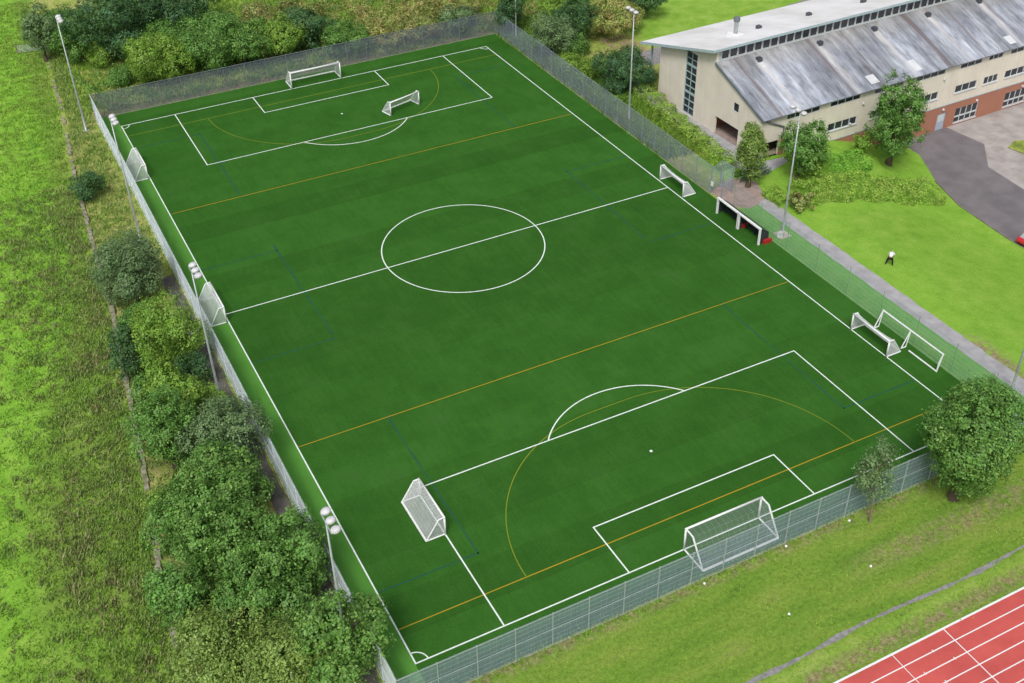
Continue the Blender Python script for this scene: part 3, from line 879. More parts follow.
def school():
    t = thing('school_building', 'long beige and brick school building with a weathered two level roof', 'building', BO, BTH)
    LB = 76.0
    zs = lambda v: 5.62 + 0.376 * v          # lower roof top
    zu = lambda v: 11.28 - 0.275 * (v - 9.7)   # upper roof top
    V0 = 0.3
    # west gable
    outer = [(V0, -0.6), (22, -0.6), (22, zu(22) - 0.34), (10.1, zu(10.1) - 0.34), (10.1, zs(10.1) - 0.2), (V0, zs(V0) - 0.12)]
    glass = rloop(13.9, 0.2, 16.3, 8.95); opn = rloop(4.5, 0.0, 9.3, 2.4); win = rloop(4.85, 4.5, 6.0, 5.72)
    gw = poly_slab([outer, glass, opn, win], lambda v, z: (0, v, z), (1, 0, 0), 0.32).build('gable_wall', 'render_beige', t)
    MB().box(2.6, 22.003, -0.6, 2.9, 25, zu(25) - 0.36).build('recessed_wall', 'render_beige', t)
    MB().box(0.05, 24.05, -0.1, 0.25, 24.25, zu(24.2) - 0.36).build('canopy_post', 'frame_teal', t)
    # tall glazed strip
    f = MB()
    f.box(0.06, 13.9, 0.2, 0.16, 14.0, 8.95); f.box(0.06, 16.2, 0.2, 0.16, 16.3, 8.95)
    f.box(0.06, 15.06, 0.2, 0.16, 15.14, 8.95)
    z = 0.2
    for k in range(10):
        zz = 0.2 + 8.65 * k / 9
        hgt = 0.28 if k in (3, 7) else 0.09
        f.box(0.055, 14.0, zz, 0.165, 16.2, zz + hgt)
    fo = f.build('window_strip', 'frame_teal', t)
    MB().box(0.18, 13.9, 0.2, 0.22, 16.3, 8.95).build('pane', 'glass_dark', fo)
    # small gable window
    f = MB().box(-0.02, 4.85, 4.46, 0.12, 6.0, 4.54, 0)
    for a in (4.85, 5.92): f.box(0.04, a, 4.54, 0.14, a + 0.08, 5.72)
    f.box(0.04, 4.93, 5.64, 0.14, 5.92, 5.72)
    fo = f.build('window', 'frame_white', t)
    MB().box(0.15, 4.85, 4.5, 0.19, 6.0, 5.72).build('pane', 'glass_dark', fo)
    MB().box(0.03, 3.0, -0.2, 5.0, 10.5, 0.03).build('undercroft_floor', 'paved_red', t)
    # undercroft behind the opening
    MB().box(0.33, 3.0, 2.5, 6.0, 10.5, 2.7).build('undercroft_ceiling', 'soffit', t)
    MB().box(5.0, 3.0, -0.2, 5.2, 10.5, 2.49).build('undercroft_wall', 'brick', t)
    MB().box(0.325, 2.7, -0.2, 5.2, 2.95, 2.49).box(0.325, 10.52, -0.2, 5.2, 10.7, 2.49).build('undercroft_side', 'brick', t)
    # south facade, beige storeys
    ups = [(4.0, 9.3), (11.0, 16.0), (18.4, 23.4), (25.6, 30.9), (33.7, 37.7), (39.0, 41.7), (43.2, 48.2), (50, 55), (57, 62)]
    lows = [(11.15, 16.0), (18.3, 23.0), (25.5, 30.4), (33.6, 37.6), (39.0, 41.7), (43.1, 48.1), (50, 55), (57, 62)]
    ZB = -0.36
    loops = [[(0.33, ZB), (LB, ZB), (LB, zs(V0) - 0.12), (0.33, zs(V0) - 0.12)]]
    loops += [rloop(a, 4.52, b, 5.38) for a, b in ups] + [rloop(a, 1.06, b, 2.14) for a, b in lows] + [rloop(0.9, 0.0, 3.2, 2.1)]
    poly_slab(loops, lambda u, z: (u, V0, z), (0, 1, 0), 0.3).build('upper_wall', 'render_beige', t)
    # brick plinth storey
    gl = [(34.7, 39.0), (44.3, 48.6), (54, 58.3)]
    door = (31.3, 32.9)
    loops = [[(5.3, -4.6), (LB, -4.6), (LB, ZB - 0.003), (5.3, ZB - 0.003)], rloop(door[0], -4.02, door[1], -1.5)]
    loops += [rloop(a, -3.62, b, -1.45) for a, b in gl]
    poly_slab(loops, lambda u, z: (u, V0 - 0.03, z), (0, 1, 0), 0.33).build('brick_wall', 'brick', t)
    MB().box(5.3, V0 - 0.07, ZB - 0.06, LB, V0 - 0.035, ZB + 0.05).build('string_course', 'fascia', t)
    def wind(a, b, z0, z1, n, transom=None, sill=True, fr='frame_white'):
        f = MB()
        y0, y1 = V0 + 0.02, V0 + 0.10
        f.box(a, y0, z0, a + 0.06, y1, z1); f.box(b - 0.06, y0, z0, b, y1, z1)
        f.box(a + 0.06, y0, z0, b - 0.06, y1, z0 + 0.06); f.box(a + 0.06, y0, z1 - 0.06, b - 0.06, y1, z1)
        for k in range(1, n):
            u = a + (b - a) * k / n
            f.box(u - 0.045, y0 + 0.002, z0 + 0.06, u + 0.045, y1 - 0.002, z1 - 0.06)
        if transom:
            f.box(a + 0.06, y0 - 0.002, transom - 0.1, b - 0.06, y1 + 0.002, transom + 0.1)
        fo = f.build('window', fr, t)
        MB().box(a, V0 + 0.11, z0, b, V0 + 0.15, z1).build('pane', 'glass_dark', fo)
        if sill: MB().box(a - 0.1, V0 - 0.12, z0 - 0.12, b + 0.1, V0 + 0.05, z0 - 0.003).build('sill', 'frame_white', fo)
    for a, b in ups: wind(a, b, 4.52, 5.38, 4 if b - a > 4.5 else 3, sill=False)
    for a, b in lows: wind(a, b, 1.06, 2.14, 4 if b - a > 4.2 else 3)
    for a, b in gl: wind(a, b, -3.62, -1.45, 4, -2.75)
    d = MB().box(door[0], V0 + 0.05, -4.02, door[1], V0 + 0.12, -1.5).build('door', 'door_blue', t)
    MB().box(door[0] + 0.25, V0 + 0.03, -2.7, door[1] - 0.25, V0 + 0.047, -1.8).build('pane', 'frame_white', d)
    MB().box(door[1] - 0.2, V0 + 0.0, -3.1, door[1] - 0.12, V0 + 0.047, -2.8).build('handle', 'galv', d)
    # corner opening, column and downpipe
    MB().box(0.34, 2.0, -0.1, 5.0, 2.1, 2.2).build('porch_back', 'soffit', t)
    MB().box(0.34, 0.62, -0.2, 5.0, 1.99, 0.03).build('porch_floor', 'paved_red', t)
    MB().box(3.2, V0 - 0.25, -1.0, 3.85, V0 - 0.003, 2.15).build('column', 'brick', t)
    MB().path([(0.15, V0 - 0.2, 5.45), (3.6, V0 - 0.08, 3.8), (3.75, V0 - 0.08, -0.5)], 0.11).build('downpipe', 'trim_grey', t)
    # hidden sides
    MB().box(LB - 0.3, 0.65, -4.6, LB - 0.01, 22, 7.0).box(0.35, 21.6, -0.6, LB - 0.31, 21.9, zu(22) - 0.36).build('rear_wall', 'render_beige', t)
    # lower roof
    v1 = 10.07
    sl = MB()
    def slab(mb, u0, u1, va, za, vb, zb, th, mi=0):
        vs = [(u0, va, za), (u1, va, za), (u1, vb, zb), (u0, vb, zb), (u0, va, za - th), (u1, va, za - th), (u1, vb, zb - th), (u0, vb, zb - th)]
        mb.add(vs, [(0, 1, 2, 3), (7, 6, 5, 4), (0, 4, 5, 1), (1, 5, 6, 2), (2, 6, 7, 3), (3, 7, 4, 0)], mi)
    slab(sl, -0.08, LB + 0.2, -0.12, zs(-0.12), v1, zs(v1), 0.10)
    lr = sl.build('lower_roof', 'roof_sheet', t)
    # verge trim, gutter
    tr = MB()
    slab(tr, -0.22, -0.085, -0.15, zs(-0.15) + 0.06, v1, zs(v1) + 0.06, 0.34)
    tr.build('verge_trim', 'trim_grey', t)
    MB().box(-0.2, -0.20, zs(-0.12) - 0.10, LB + 0.2, -0.125, zs(-0.12) - 0.02).build('gutter', 'trim_grey', t)
    # clerestory
    zc0 = zs(10.1)
    MB().box(0.33, 10.1, zc0 - 0.25, LB, 10.4, zc0 + 0.10).build('clerestory_sill', 'trim_grey', t)
    MB().box(0.33, 10.25, zc0 + 0.102, LB, 10.42, 10.85).build('clerestory_wall', 'frame_white', t)
    MB().box(-0.1, 10.0, zc0 + 0.02, LB, 10.09, zc0 + 0.12).build('clerestory_flashing', 'frame_white', t)
    wz0, wz1 = zc0 + 0.14, 10.86
    first = None
    for k in range(34):
        u = 0.75 + k * 1.31
        if first is None:
            f = MB()
            f.box(0, 10.12, wz0, 0.09, 10.24, wz1); f.box(1.17, 10.12, wz0, 1.26, 10.24, wz1); f.box(0.09, 10.12, wz0, 1.17, 10.24, wz0 + 0.07)
            fo = f.build('clerestory_window', 'frame_white', t)
            pn = MB().box(0.09, 10.17, wz0 + 0.07, 1.17, 10.23, wz1).build('pane', 'glass_dark', fo)
            fo.location = (u, 0, 0)
            first = (fo, pn)
        else:
            a = first[0].copy(); COL.objects.link(a); a.parent = t; a.location = (u, 0, 0)
            b = first[1].copy(); COL.objects.link(b); b.parent = a
    # upper roof
    ur = MB()
    slab(ur, -0.95, LB + 0.5, 9.62, zu(9.62), 25.4, zu(25.4), 0.10)
    uo = ur.build('upper_roof', 'roof_white', t)
    fa = MB()
    slab(fa, -1.02, -0.955, 9.56, zu(9.56) + 0.03, 25.45, zu(25.45) + 0.03, 0.36)
    slab(fa, -0.955, LB + 0.5, 9.55, zu(9.55) + 0.02, 9.615, zu(9.615) + 0.02, 0.34)
    fa.build('fascia', 'fascia', t)
    sf = MB()
    slab(sf, -0.95, LB + 0.4, 9.63, zu(9.63) - 0.13, 25.3, zu(25.3) - 0.13, 0.16)
    sf.build('soffit', 'trim_grey', t)
    # roof vents with pale run-off patches
    for i in range(5):
        u = 5.75 + i * 9.75 + (0.3 if i == 1 else 0)
        v = 8.7
        MB().box(u - 0.32, v - 0.3, zs(v) - 0.15, u + 0.32, v + 0.3, zs(v) + 0.42).build('roof_vent', 'lamp_dark', t)
    def roof_panel(u0, u1, va, vb):
        m = MB(); slab(m, u0, u1, va, zs(va) + 0.03, vb, zs(vb) + 0.03, 0.028)
        m.build('roof_panel', 'roof_patch', t)
    for a, b, c, d in ((18.0, 19.4, 0.7, 2.1), (25.7, 26.9, 0.7, 2.6), (43.1, 44.4, 0.7, 2.1), (5.45, 6.05, 7.4, 8.3)):
        roof_panel(a, b, c, d)
    for u, v in ((11.2, 15.7), (20.0, 15.9), (29.4, 15.5)):
        MB().box(u - 0.3, v - 0.3, zu(v) - 0.1, u + 0.3, v + 0.3, zu(v) + 0.4).build('roof_vent', 'lamp_dark', t)
    v = 15.2
    MB().box(6.2, v - 0.8, zu(v) - 0.2, 7.6, v + 0.8, zu(v) + 0.28).build('flue_base', 'roof_white', t)
    fl_ = MB().tube((6.9, v, zu(v) + 0.25), (6.9, v, zu(v) + 1.9), 0.28, n=12)
    fo = fl_.build('flue', 'galv', t)
    MB().lathe([(0.42, zu(v) + 1.9), (0.46, zu(v) + 2.2), (0.36, zu(v) + 2.5), (0.1, zu(v) + 2.6)], 12, 0, Matrix.Translation((6.9, v, 0))).build('cowl', 'trim_grey', fo)
    for u, z in ((32.1, -0.95), (38.5, -1.1), (47.5, -1.1), (16.7, 3.7), (14.9, 1.3), (31, 3.7)):
        MB().tube((u, V0 - 0.035, z), (u, V0 - 0.22, z), 0.19, 0.15, 10).build('wall_lamp', 'lamp_shell', t)
school()

# ------------------------------------------------------------------ foliage
def quads_mesh(name, C, Nn, size, aspect, rng, mat):
    n = len(C)
    a = rng.normal(size=(n, 3))
    Nn = Nn / (np.linalg.norm(Nn, axis=1, keepdims=True) + 1e-9)
    t = np.cross(Nn, a); t /= (np.linalg.norm(t, axis=1, keepdims=True) + 1e-9)
    b = np.cross(Nn, t)
    s = (size * rng.uniform(0.65, 1.35, n))[:, None]
    fold = Nn * s * 0.16
    v = np.stack([C - t * s * 0.5, C - b * s * 0.5 * aspect + fold, C + t * s * 0.5, C + b * s * 0.5 * aspect + fold], 1).reshape(-1, 3)
    me = bpy.data.meshes.new(name)
    me.vertices.add(4 * n); me.loops.add(4 * n); me.polygons.add(n)
    me.vertices.foreach_set('co', v.astype(np.float32).ravel())
    me.loops.foreach_set('vertex_index', np.arange(4 * n, dtype=np.int32))
    me.polygons.foreach_set('loop_start', np.arange(0, 4 * n, 4, dtype=np.int32))
    me.polygons.foreach_set('loop_total', np.full(n, 4, dtype=np.int32))
    me.update(calc_edges=True)
    me.materials.append(M[mat])
    return me

def crown_points(rng, rh, rv, zc, leaf, dens=1.0, lobes=9, clump=0.42, cone=0.0, lump=1.0):
    """clump centres on the skins of many overlapping lobes, leaves gathered round each"""
    k = int(lobes * 1.6)
    d = rng.normal(size=(k, 3)); d /= np.linalg.norm(d, axis=1, keepdims=True)
    d[:, 2] = d[:, 2] * 0.9 + 0.1
    cen = d * rng.uniform(0.48, 0.74, (k, 1)) * lump
    rad = rng.uniform(0.25, 0.44, k)
    cen = np.vstack([cen, [[0, 0, 0.05]]]); rad = np.append(rad, 0.62)
    area = 4 * math.pi * rh * (rh + rv) / 2
    nleaf = int(area / (leaf * leaf * 0.5) * 1.9 * dens)
    nleaf = min(int(nleaf * 1.15), 46000)
    per = 26
    nc = max(30, nleaf // per)
    C, D = [], []
    while len(C) < nc:
        i = rng.integers(0, k + 1)
        u = rng.normal(size=3); u /= np.linalg.norm(u)
        if u[2] < -0.8: continue
        p = cen[i] + u * rad[i] * rng.uniform(0.82, 1.06)
        dist = np.linalg.norm(cen - p, axis=1) / rad
        dist[i] = 9
        if dist.min() < 0.72 and rng.random() < 0.85: continue
        if cone:
            s = 1 - cone * (p[2] + 1) / 2
            p = np.array([p[0] * s, p[1] * s, p[2]])
        C.append(p); D.append(u)
    C = np.array(C) * np.array([rh, rh, rv]) * 1.12; D = np.array(D)
    m = nc * per
    idx = np.repeat(np.arange(nc), per)
    cr = clump * rng.uniform(0.6, 1.3, nc)
    off = rng.normal(size=(m, 3)) * (cr[idx] * 0.5)[:, None]
    P = C[idx] + off
    Nn = D[idx] * 0.9 + off * 0.6 + rng.normal(size=(m, 3)) * 0.36 + np.array([0, 0, 0.40])
    # inner fill
    nf = m // 5
    q = rng.normal(size=(nf, 3)); q /= np.linalg.norm(q, axis=1, keepdims=True)
    q *= rng.uniform(0.2, 0.75, (nf, 1)) * np.array([rh, rh, rv])
    P = np.vstack([P, q]); Nn = np.vstack([Nn, rng.normal(size=(nf, 3)) + [0, 0, .5]])
    P[:, 2] += zc
    keep = P[:, 2] > 0.06
    return P[keep], Nn[keep]

def trunk_mesh(rng, rh, rv, zc, r, mat, parent, limbs=5, single=True):
    mb = MB()
    top = zc + rv * 0.35
    n = 6
    pts = [Vector((rng.normal() * 0.06 * rh * (k / n), rng.normal() * 0.06 * rh * (k / n), -0.15 + (top + 0.15) * k / n)) for k in range(n + 1)]
    for k in range(n):
        f0, f1 = 1 - 0.8 * k / n, 1 - 0.8 * (k + 1) / n
        mb.tube(pts[k], pts[k + 1], r * f0 * (1.35 if k == 0 else 1), r * f1, 8, 0, False)
    for i in range(limbs):
        k = int(rng.integers(2, n))
        a = rng.uniform(0, 6.28)
        e = pts[k] + Vector((math.cos(a) * rh * 0.65, math.sin(a) * rh * 0.65, rv * rng.uniform(0.15, 0.5)))
        mid = (pts[k] + e) / 2 + Vector((0, 0, 0.12 * rv))
        mb.tube(pts[k], mid, r * 0.45, r * 0.3, 6, 0, False).tube(mid, e, r * 0.3, r * 0.08, 6, 0, False)
    return mb.build('trunk', mat, parent, True)

SEED = [100]
def tree(name, label, cat, x, y, rh, rv, zc, mat, leaf=0.26, dens=1.0, group=None, lobes=9, clump=0.42, cone=0.0, bark='bark', limbs=5, tr=None, lump=1.0):
    if group == TB: rh, rv, lobes, leaf = rh * 1.16, rv * 1.13, lobes + 3, leaf * 0.82
    SEED[0] += 1
    rng = np.random.default_rng(SEED[0])
    z = H(x, y)
    t = thing(name, label, cat, (x, y, z), 0, group)
    P, Nn = crown_points(rng, rh, rv, zc, leaf, dens, lobes, clump, cone, lump)
    me = quads_mesh('crown', P, Nn, leaf, 0.62, rng, mat)
    o = bpy.data.objects.new('crown' if name.endswith('tree') or name == 'sapling' or name == 'willow' else 'foliage', me)
    COL.objects.link(o); o.parent = t
    if tr is None: tr = 0.035 * (zc + rv)
    tb = trunk_mesh(rng, rh, rv, zc, tr, bark, t, limbs)
    if o.name.startswith('foliage'): tb.name = 'stem'
    return t

TB = ''
TB = 'trees and bushes of the belt beside the field wall'
tree('bush', 'small dark bush alone by the stone wall opposite the far touchline goal', 'bush', -34.9, 31.3, 1.56, 1.55, 1.75, 'leaf_dark', 0.24, group=TB)
tree('broadleaf_tree', 'grey-green loose tree, farthest large one in the belt', 'tree', -34.8, 6.8, 2.95, 3.7, 4.3, 'leaf_grey', 0.24, group=TB, clump=0.5)
tree('bush', 'grey-green bush hugging the far edge of the farthest belt tree', 'bush', -34.9, 11.2, 1.5, 1.4, 1.7, 'leaf_grey', 0.24, group=TB)
tree('broadleaf_tree', 'bright yellow-green feathery tree opposite the halfway goal', 'tree', -34.7, -7.1, 2.95, 3.5, 4.1, 'leaf_lime', 0.24, group=TB, clump=0.5)
tree('broadleaf_tree', 'narrow dark bluish tree tucked between the wall and the bright feathery tree', 'tree', -37.8, -5.9, 1.5, 2.6, 2.9, 'leaf_dark', 0.25, group=TB)
tree('bush', 'dark leafy bush at the foot of the bright feathery tree by the fence', 'bush', -33.3, -10.6, 1.6, 1.7, 2.0, 'leaf_dark', 0.25, group=TB)
tree('broadleaf_tree', 'dark tree with a yellow-tipped top between bright feathery and silvery trees', 'tree', -35.9, -14.4, 2.3, 2.6, 3.3, 'leaf_lime', 0.27, group=TB)
tree('bush', 'yellowish low bush beside the dark strip of tarmac', 'bush', -33.0, -14.8, 1.5, 1.2, 1.3, 'leaf_lime', 0.24, group=TB)
tree('broadleaf_tree', 'silvery grey-green round tree leaning towards the pale fence', 'tree', -33.6, -22.8, 2.95, 2.9, 3.6, 'leaf_grey', 0.26, group=TB, clump=0.5)
tree('broadleaf_tree', 'dark green bushy tree against the wall beside the silvery tree', 'tree', -37.6, -20.5, 2.3, 3.5, 4.2, 'leaf_mid', 0.27, group=TB)
tree('broadleaf_tree', 'dense rich green tree just nearer than the silvery tree', 'tree', -35.6, -29.4, 3.3, 3.0, 4.2, 'leaf_rich', 0.28, group=TB, lobes=12)
tree('broadleaf_tree', 'dense rich green tree on the wall side of the thick clump', 'tree', -38.3, -31.6, 2.8, 3.0, 3.9, 'leaf_rich', 0.28, group=TB, lobes=12)
tree('broadleaf_tree', 'large glossy green tree in the middle of the thick clump', 'tree', -37.2, -36.4, 3.5, 2.9, 4.0, 'leaf_rich', 0.30, group=TB, lobes=14)
tree('broadleaf_tree', 'mid green tree overhanging the pale fence below the near lamps', 'tree', -33.0, -39.8, 2.9, 3.5, 4.3, 'leaf_mid', 0.28, group=TB, lobes=12)
tree('broadleaf_tree', 'shadowed green tree behind the bright-leaved corner tree', 'tree', -36.2, -41.8, 2.8, 2.9, 3.6, 'leaf_mid', 0.28, group=TB)
tree('willow', 'pale yellowish willow at the bottom of the tree belt', 'tree', -39.4, -44.0, 3.2, 2.7, 3.4, 'leaf_willow', 0.24, group=TB, clump=0.6)
tree('broadleaf_tree', 'upright green tree on the wall side of the yellowish willow', 'tree', -41.4, -39.5, 1.8, 3.5, 4.2, 'leaf_mid', 0.27, group=TB)
tree('broadleaf_tree', 'bright-leaved tree at the near corner of the pale fence', 'tree', -32.3, -48.9, 2.8, 3.6, 4.3, 'leaf_rich', 0.30, group=TB, lobes=12)
tree('willow', 'olive willowy tree between the corner tree and the pale willow', 'tree', -36.2, -47.8, 3.0, 2.5, 3.2, 'leaf_willow', 0.25, group=TB, clump=0.55)

for lab, x, y, rh, rv, zc, mt in (
    ('low bramble bush between the farthest grey-green tree and the bright feathery tree', -35.6, 1.6, 1.7, 1.3, 1.4, 'leaf_mid'),
    ('low dark bramble by the wall next to the narrow bluish tree', -37.0, -9.9, 1.5, 1.3, 1.4, 'leaf_mid'),
    ('low green bramble by the wall beside the yellow-tipped tree', -38.3, -15.0, 1.5, 1.4, 1.5, 'leaf_rich'),
    ('low bramble between the silvery tree and the thick clump by the fence', -33.2, -27.8, 1.5, 1.2, 1.3, 'leaf_mid'),
    ('lime bramble on the wall side of the thick clump', -39.6, -26.4, 1.3, 1.4, 1.5, 'leaf_lime'),
    ('low bramble by the fence between the overhanging tree and the thick clump', -33.0, -34.0, 1.6, 1.3, 1.4, 'leaf_rich'),
    ('low bramble behind the corner tree by the dark strip', -33.2, -44.6, 1.4, 1.3, 1.4, 'leaf_mid')):
    tree('bramble_bush', lab, 'bush', x, y, rh, rv, zc, mt, 0.24, group=TB)

FB = 'bushes and trees beyond the far fence'
far = [
 ('grey_tree', 'thin grey-green tree at the end of the meadow wall', 'tree', -32.6, 77.2, 2.0, 3.6, 4.2, 'leaf_grey', 0.3),
 ('broadleaf_tree', 'big dark green tree, tallest of the thicket beyond the far corner', 'tree', -22.7, 72.7, 5.9, 4.6, 5.4, 'leaf_dark', 0.34),
 ('bush', 'dark green bush between the thin grey tree and the big dark tree', 'bush', -28.6, 74.2, 2.7, 2.3, 2.8, 'leaf_mid', 0.3),
 ('bush', 'small rounded light green bush in the clearing by the big dark tree', 'bush', -25.6, 70.8, 1.7, 1.6, 1.7, 'leaf_lime', 0.26),
 ('bush', 'large rounded yellow-topped bush nearest the far fence', 'bush', -19.6, 60.4, 4.3, 3.0, 3.3, 'leaf_lime', 0.3),
 ('bush', 'spiky mid green bush beside the yellow-topped rounded bush', 'bush', -12.4, 61.4, 3.6, 2.8, 3.2, 'leaf_mid', 0.3),
 ('bush', 'bright leafy bush behind the far goal towards the tree belt', 'bush', -6.9, 60.5, 3.6, 3.0, 3.4, 'leaf_rich', 0.3),
 ('broadleaf_tree', 'dark tree with bare pale trunk at the back of the thicket', 'tree', -11.5, 79.0, 5.2, 3.4, 4.6, 'leaf_dark', 0.34),
 ('broadleaf_tree', 'second dark tree at the back of the thicket', 'tree', -16.5, 80.5, 3.6, 3.2, 4.2, 'leaf_dark', 0.34),
 ('bush', 'yellow-green bush directly behind the far goal', 'bush', -1.7, 60.9, 3.2, 2.7, 3.1, 'leaf_lime', 0.3),
 ('bush', 'dark rounded bush just above the far goal net', 'bush', 3.6, 63.3, 3.9, 2.4, 2.8, 'leaf_dark', 0.32),
 ('bush', 'bright green bush touching the fence beyond the far goal', 'bush', 8.0, 57.6, 3.2, 2.0, 2.3, 'leaf_rich', 0.3),
 ('bush', 'dark bush at the foot of the thin grey tree', 'bush', -29.0, 81.8, 2.75, 2.5, 2.9, 'leaf_mid', 0.32),
 ('bush', 'low russet scrub bush by the fence past the bright bush', 'bush', 14.8, 58.0, 2.8, 1.4, 1.6, 'leaf_brown', 0.3),
 ('bush', 'olive scrub bush by the middle of the far fence', 'bush', 20.0, 57.0, 2.8, 1.4, 1.6, 'leaf_olive', 0.3),
 ('bush', 'grey-green scrub bush by the far corner of the fence', 'bush', 26.0, 57.2, 2.7, 1.5, 1.7, 'leaf_grey', 0.3),
 ('bush', 'russet scrub bush in the second row of scrub', 'bush', 21.1, 62.0, 3.3, 1.6, 1.8, 'leaf_brown', 0.3),
 ('bush', 'straw-coloured scrub bush behind the russet ones', 'bush', 14.5, 64.3, 2.8, 1.5, 1.7, 'leaf_brown', 0.3),
 ('bush', 'olive bush at the edge of the grass beyond the dark rounded bush', 'bush', 4.5, 70.0, 3.6, 1.8, 2.1, 'leaf_olive', 0.32),
 ('bush', 'dull olive bush behind the yellow-green bush', 'bush', -2.5, 68.5, 3.4, 2.3, 2.6, 'leaf_olive', 0.32),
 ('bush', 'mid green bush between the spiky bush and the big dark tree', 'bush', -14.5, 67.5, 3.6, 2.6, 3.0, 'leaf_mid', 0.32),
 ('bush', 'dark bush in the middle of the thicket', 'bush', -8.6, 67.5, 3.4, 2.6, 3.0, 'leaf_mid', 0.32),
 ('bush', 'russet bush under the floodlight behind the far fence', 'bush', 28.5, 62.5, 3.0, 1.7, 1.9, 'leaf_brown', 0.3),
 ('bush', 'rust-brown scrub bush at the top of the scrub', 'bush', 26.0, 68.5, 3.6, 1.6, 1.9, 'leaf_brown', 0.32),
 ('bush', 'yellowish bush between the clearing and the rounded bush', 'bush', -24.6, 62.6, 1.6, 1.3, 1.4, 'leaf_mid', 0.26),
 ('broadleaf_tree', 'dark narrow tree behind the corner floodlight', 'tree', 33.2, 52.0, 2.3, 3.6, 4.1, 'leaf_dark', 0.3),
 ('bush', 'grey-green feathery bush beside the corner floodlight fence', 'bush', 34.3, 41.4, 2.8, 2.7, 3.2, 'leaf_grey', 0.27),
 ('broadleaf_tree', 'dark rounded tree behind the feathery grey-green bush', 'tree', 39.5, 43.9, 2.7, 3.0, 3.6, 'leaf_dark', 0.28),
 ('bush', 'small dark round bush at the edge of the bare earth', 'bush', 37.8, 39.9, 1.5, 1.5, 1.6, 'leaf_mid', 0.25),
 ('bush', 'russet and green bush above the bare earth', 'bush', 46.2, 44.6, 4.2, 2.2, 2.5, 'leaf_brown', 0.3),
 ('bush', 'bright green bush between the russet bush and the dark corner tree', 'bush', 41.5, 51.5, 3.6, 2.2, 2.6, 'leaf_lime', 0.3),
 ('broadleaf_tree', 'dark tree at the edge of the far lawn', 'tree', 53.9, 48.0, 3.0, 2.3, 2.9, 'leaf_dark', 0.3),
 ('bush', 'wide dark shrub at the corner of the school gable', 'bush', 37.2, 25.8, 3.9, 2.5, 2.8, 'leaf_dark', 0.26),
 ('bush', 'low lime bush against the fence near the bare earth', 'bush', 33.6, 30.3, 1.5, 1.3, 1.4, 'leaf_lime', 0.24),
 ('bush', 'second lime bush against the fence, beside the feathery bush', 'bush', 33.6, 35.0, 1.6, 1.1, 1.2, 'leaf_lime', 0.24),
]
for a in far:
    nm, lab, cat, x, y, rh, rv, zc, mt, lf = a
    tree(nm, lab, cat, x, y, rh * 1.18, rv * 1.14, zc * 1.08, mt, lf * 0.85, 0.85, FB, clump=0.55)
SB = 'shrubs and trees in the school grounds'
tree('broadleaf_tree', 'slender conical grey-green tree by the gable undercroft', 'tree', 35.9, -4.5, 2.2, 4.2, 4.5, 'leaf_willow', 0.2, group=SB, cone=0.5, clump=0.4)
tree('broadleaf_tree', 'rounded green tree at the corner of the school facade', 'tree', 42.2, -5.9, 2.8, 3.6, 4.1, 'leaf_mid', 0.24, group=SB)
tree('bush', 'lime-leaved bush in front of the rounded corner tree', 'bush', 43.0, -7.4, 1.2, 1.6, 2.2, 'leaf_lime', 0.24, group=SB)
tree('broadleaf_tree', 'tall dark leafy tree before the school facade by the blue door', 'tree', 58.2, -4.9, 3.8, 5.5, 5.6, 'leaf_mid', 0.27, group=SB, lobes=14)
tree('bush', 'small yellowish bush at the brick plinth beside the tall facade tree', 'bush', 54.6, -3.4, 1.2, 1.2, 1.4, 'leaf_lime', 0.24, group=SB)
tree('bush', 'dark shrub planted along the school wall behind the bank', 'bush', 46.2, -2.2, 1.7, 1.0, 1.1, 'leaf_dark', 0.24, group=SB)
tree('bush', 'low brownish spiky shrub at the end of the lawn hedge', 'bush', 38.1, -11.9, 1.4, 0.95, 1.1, 'leaf_olive', 0.3, group=SB, clump=0.3)
tree('broadleaf_tree', 'large round dark green tree on the grass by the corner fence', 'tree', 19.0, -55.3, 4.5, 5.8, 6.5, 'leaf_mid', 0.23, 1.15, None, 18, lump=0.82)
tree('sapling', 'thin sparse sapling in front of the track-side fence', 'tree', 11.0, -54.2, 1.8, 3.6, 5.9, 'leaf_grey', 0.2, 0.40, None, 8, 0.5, 0.2, 'bark_pale', 8, 0.09).rotation_euler = (0, R(-7), 0)

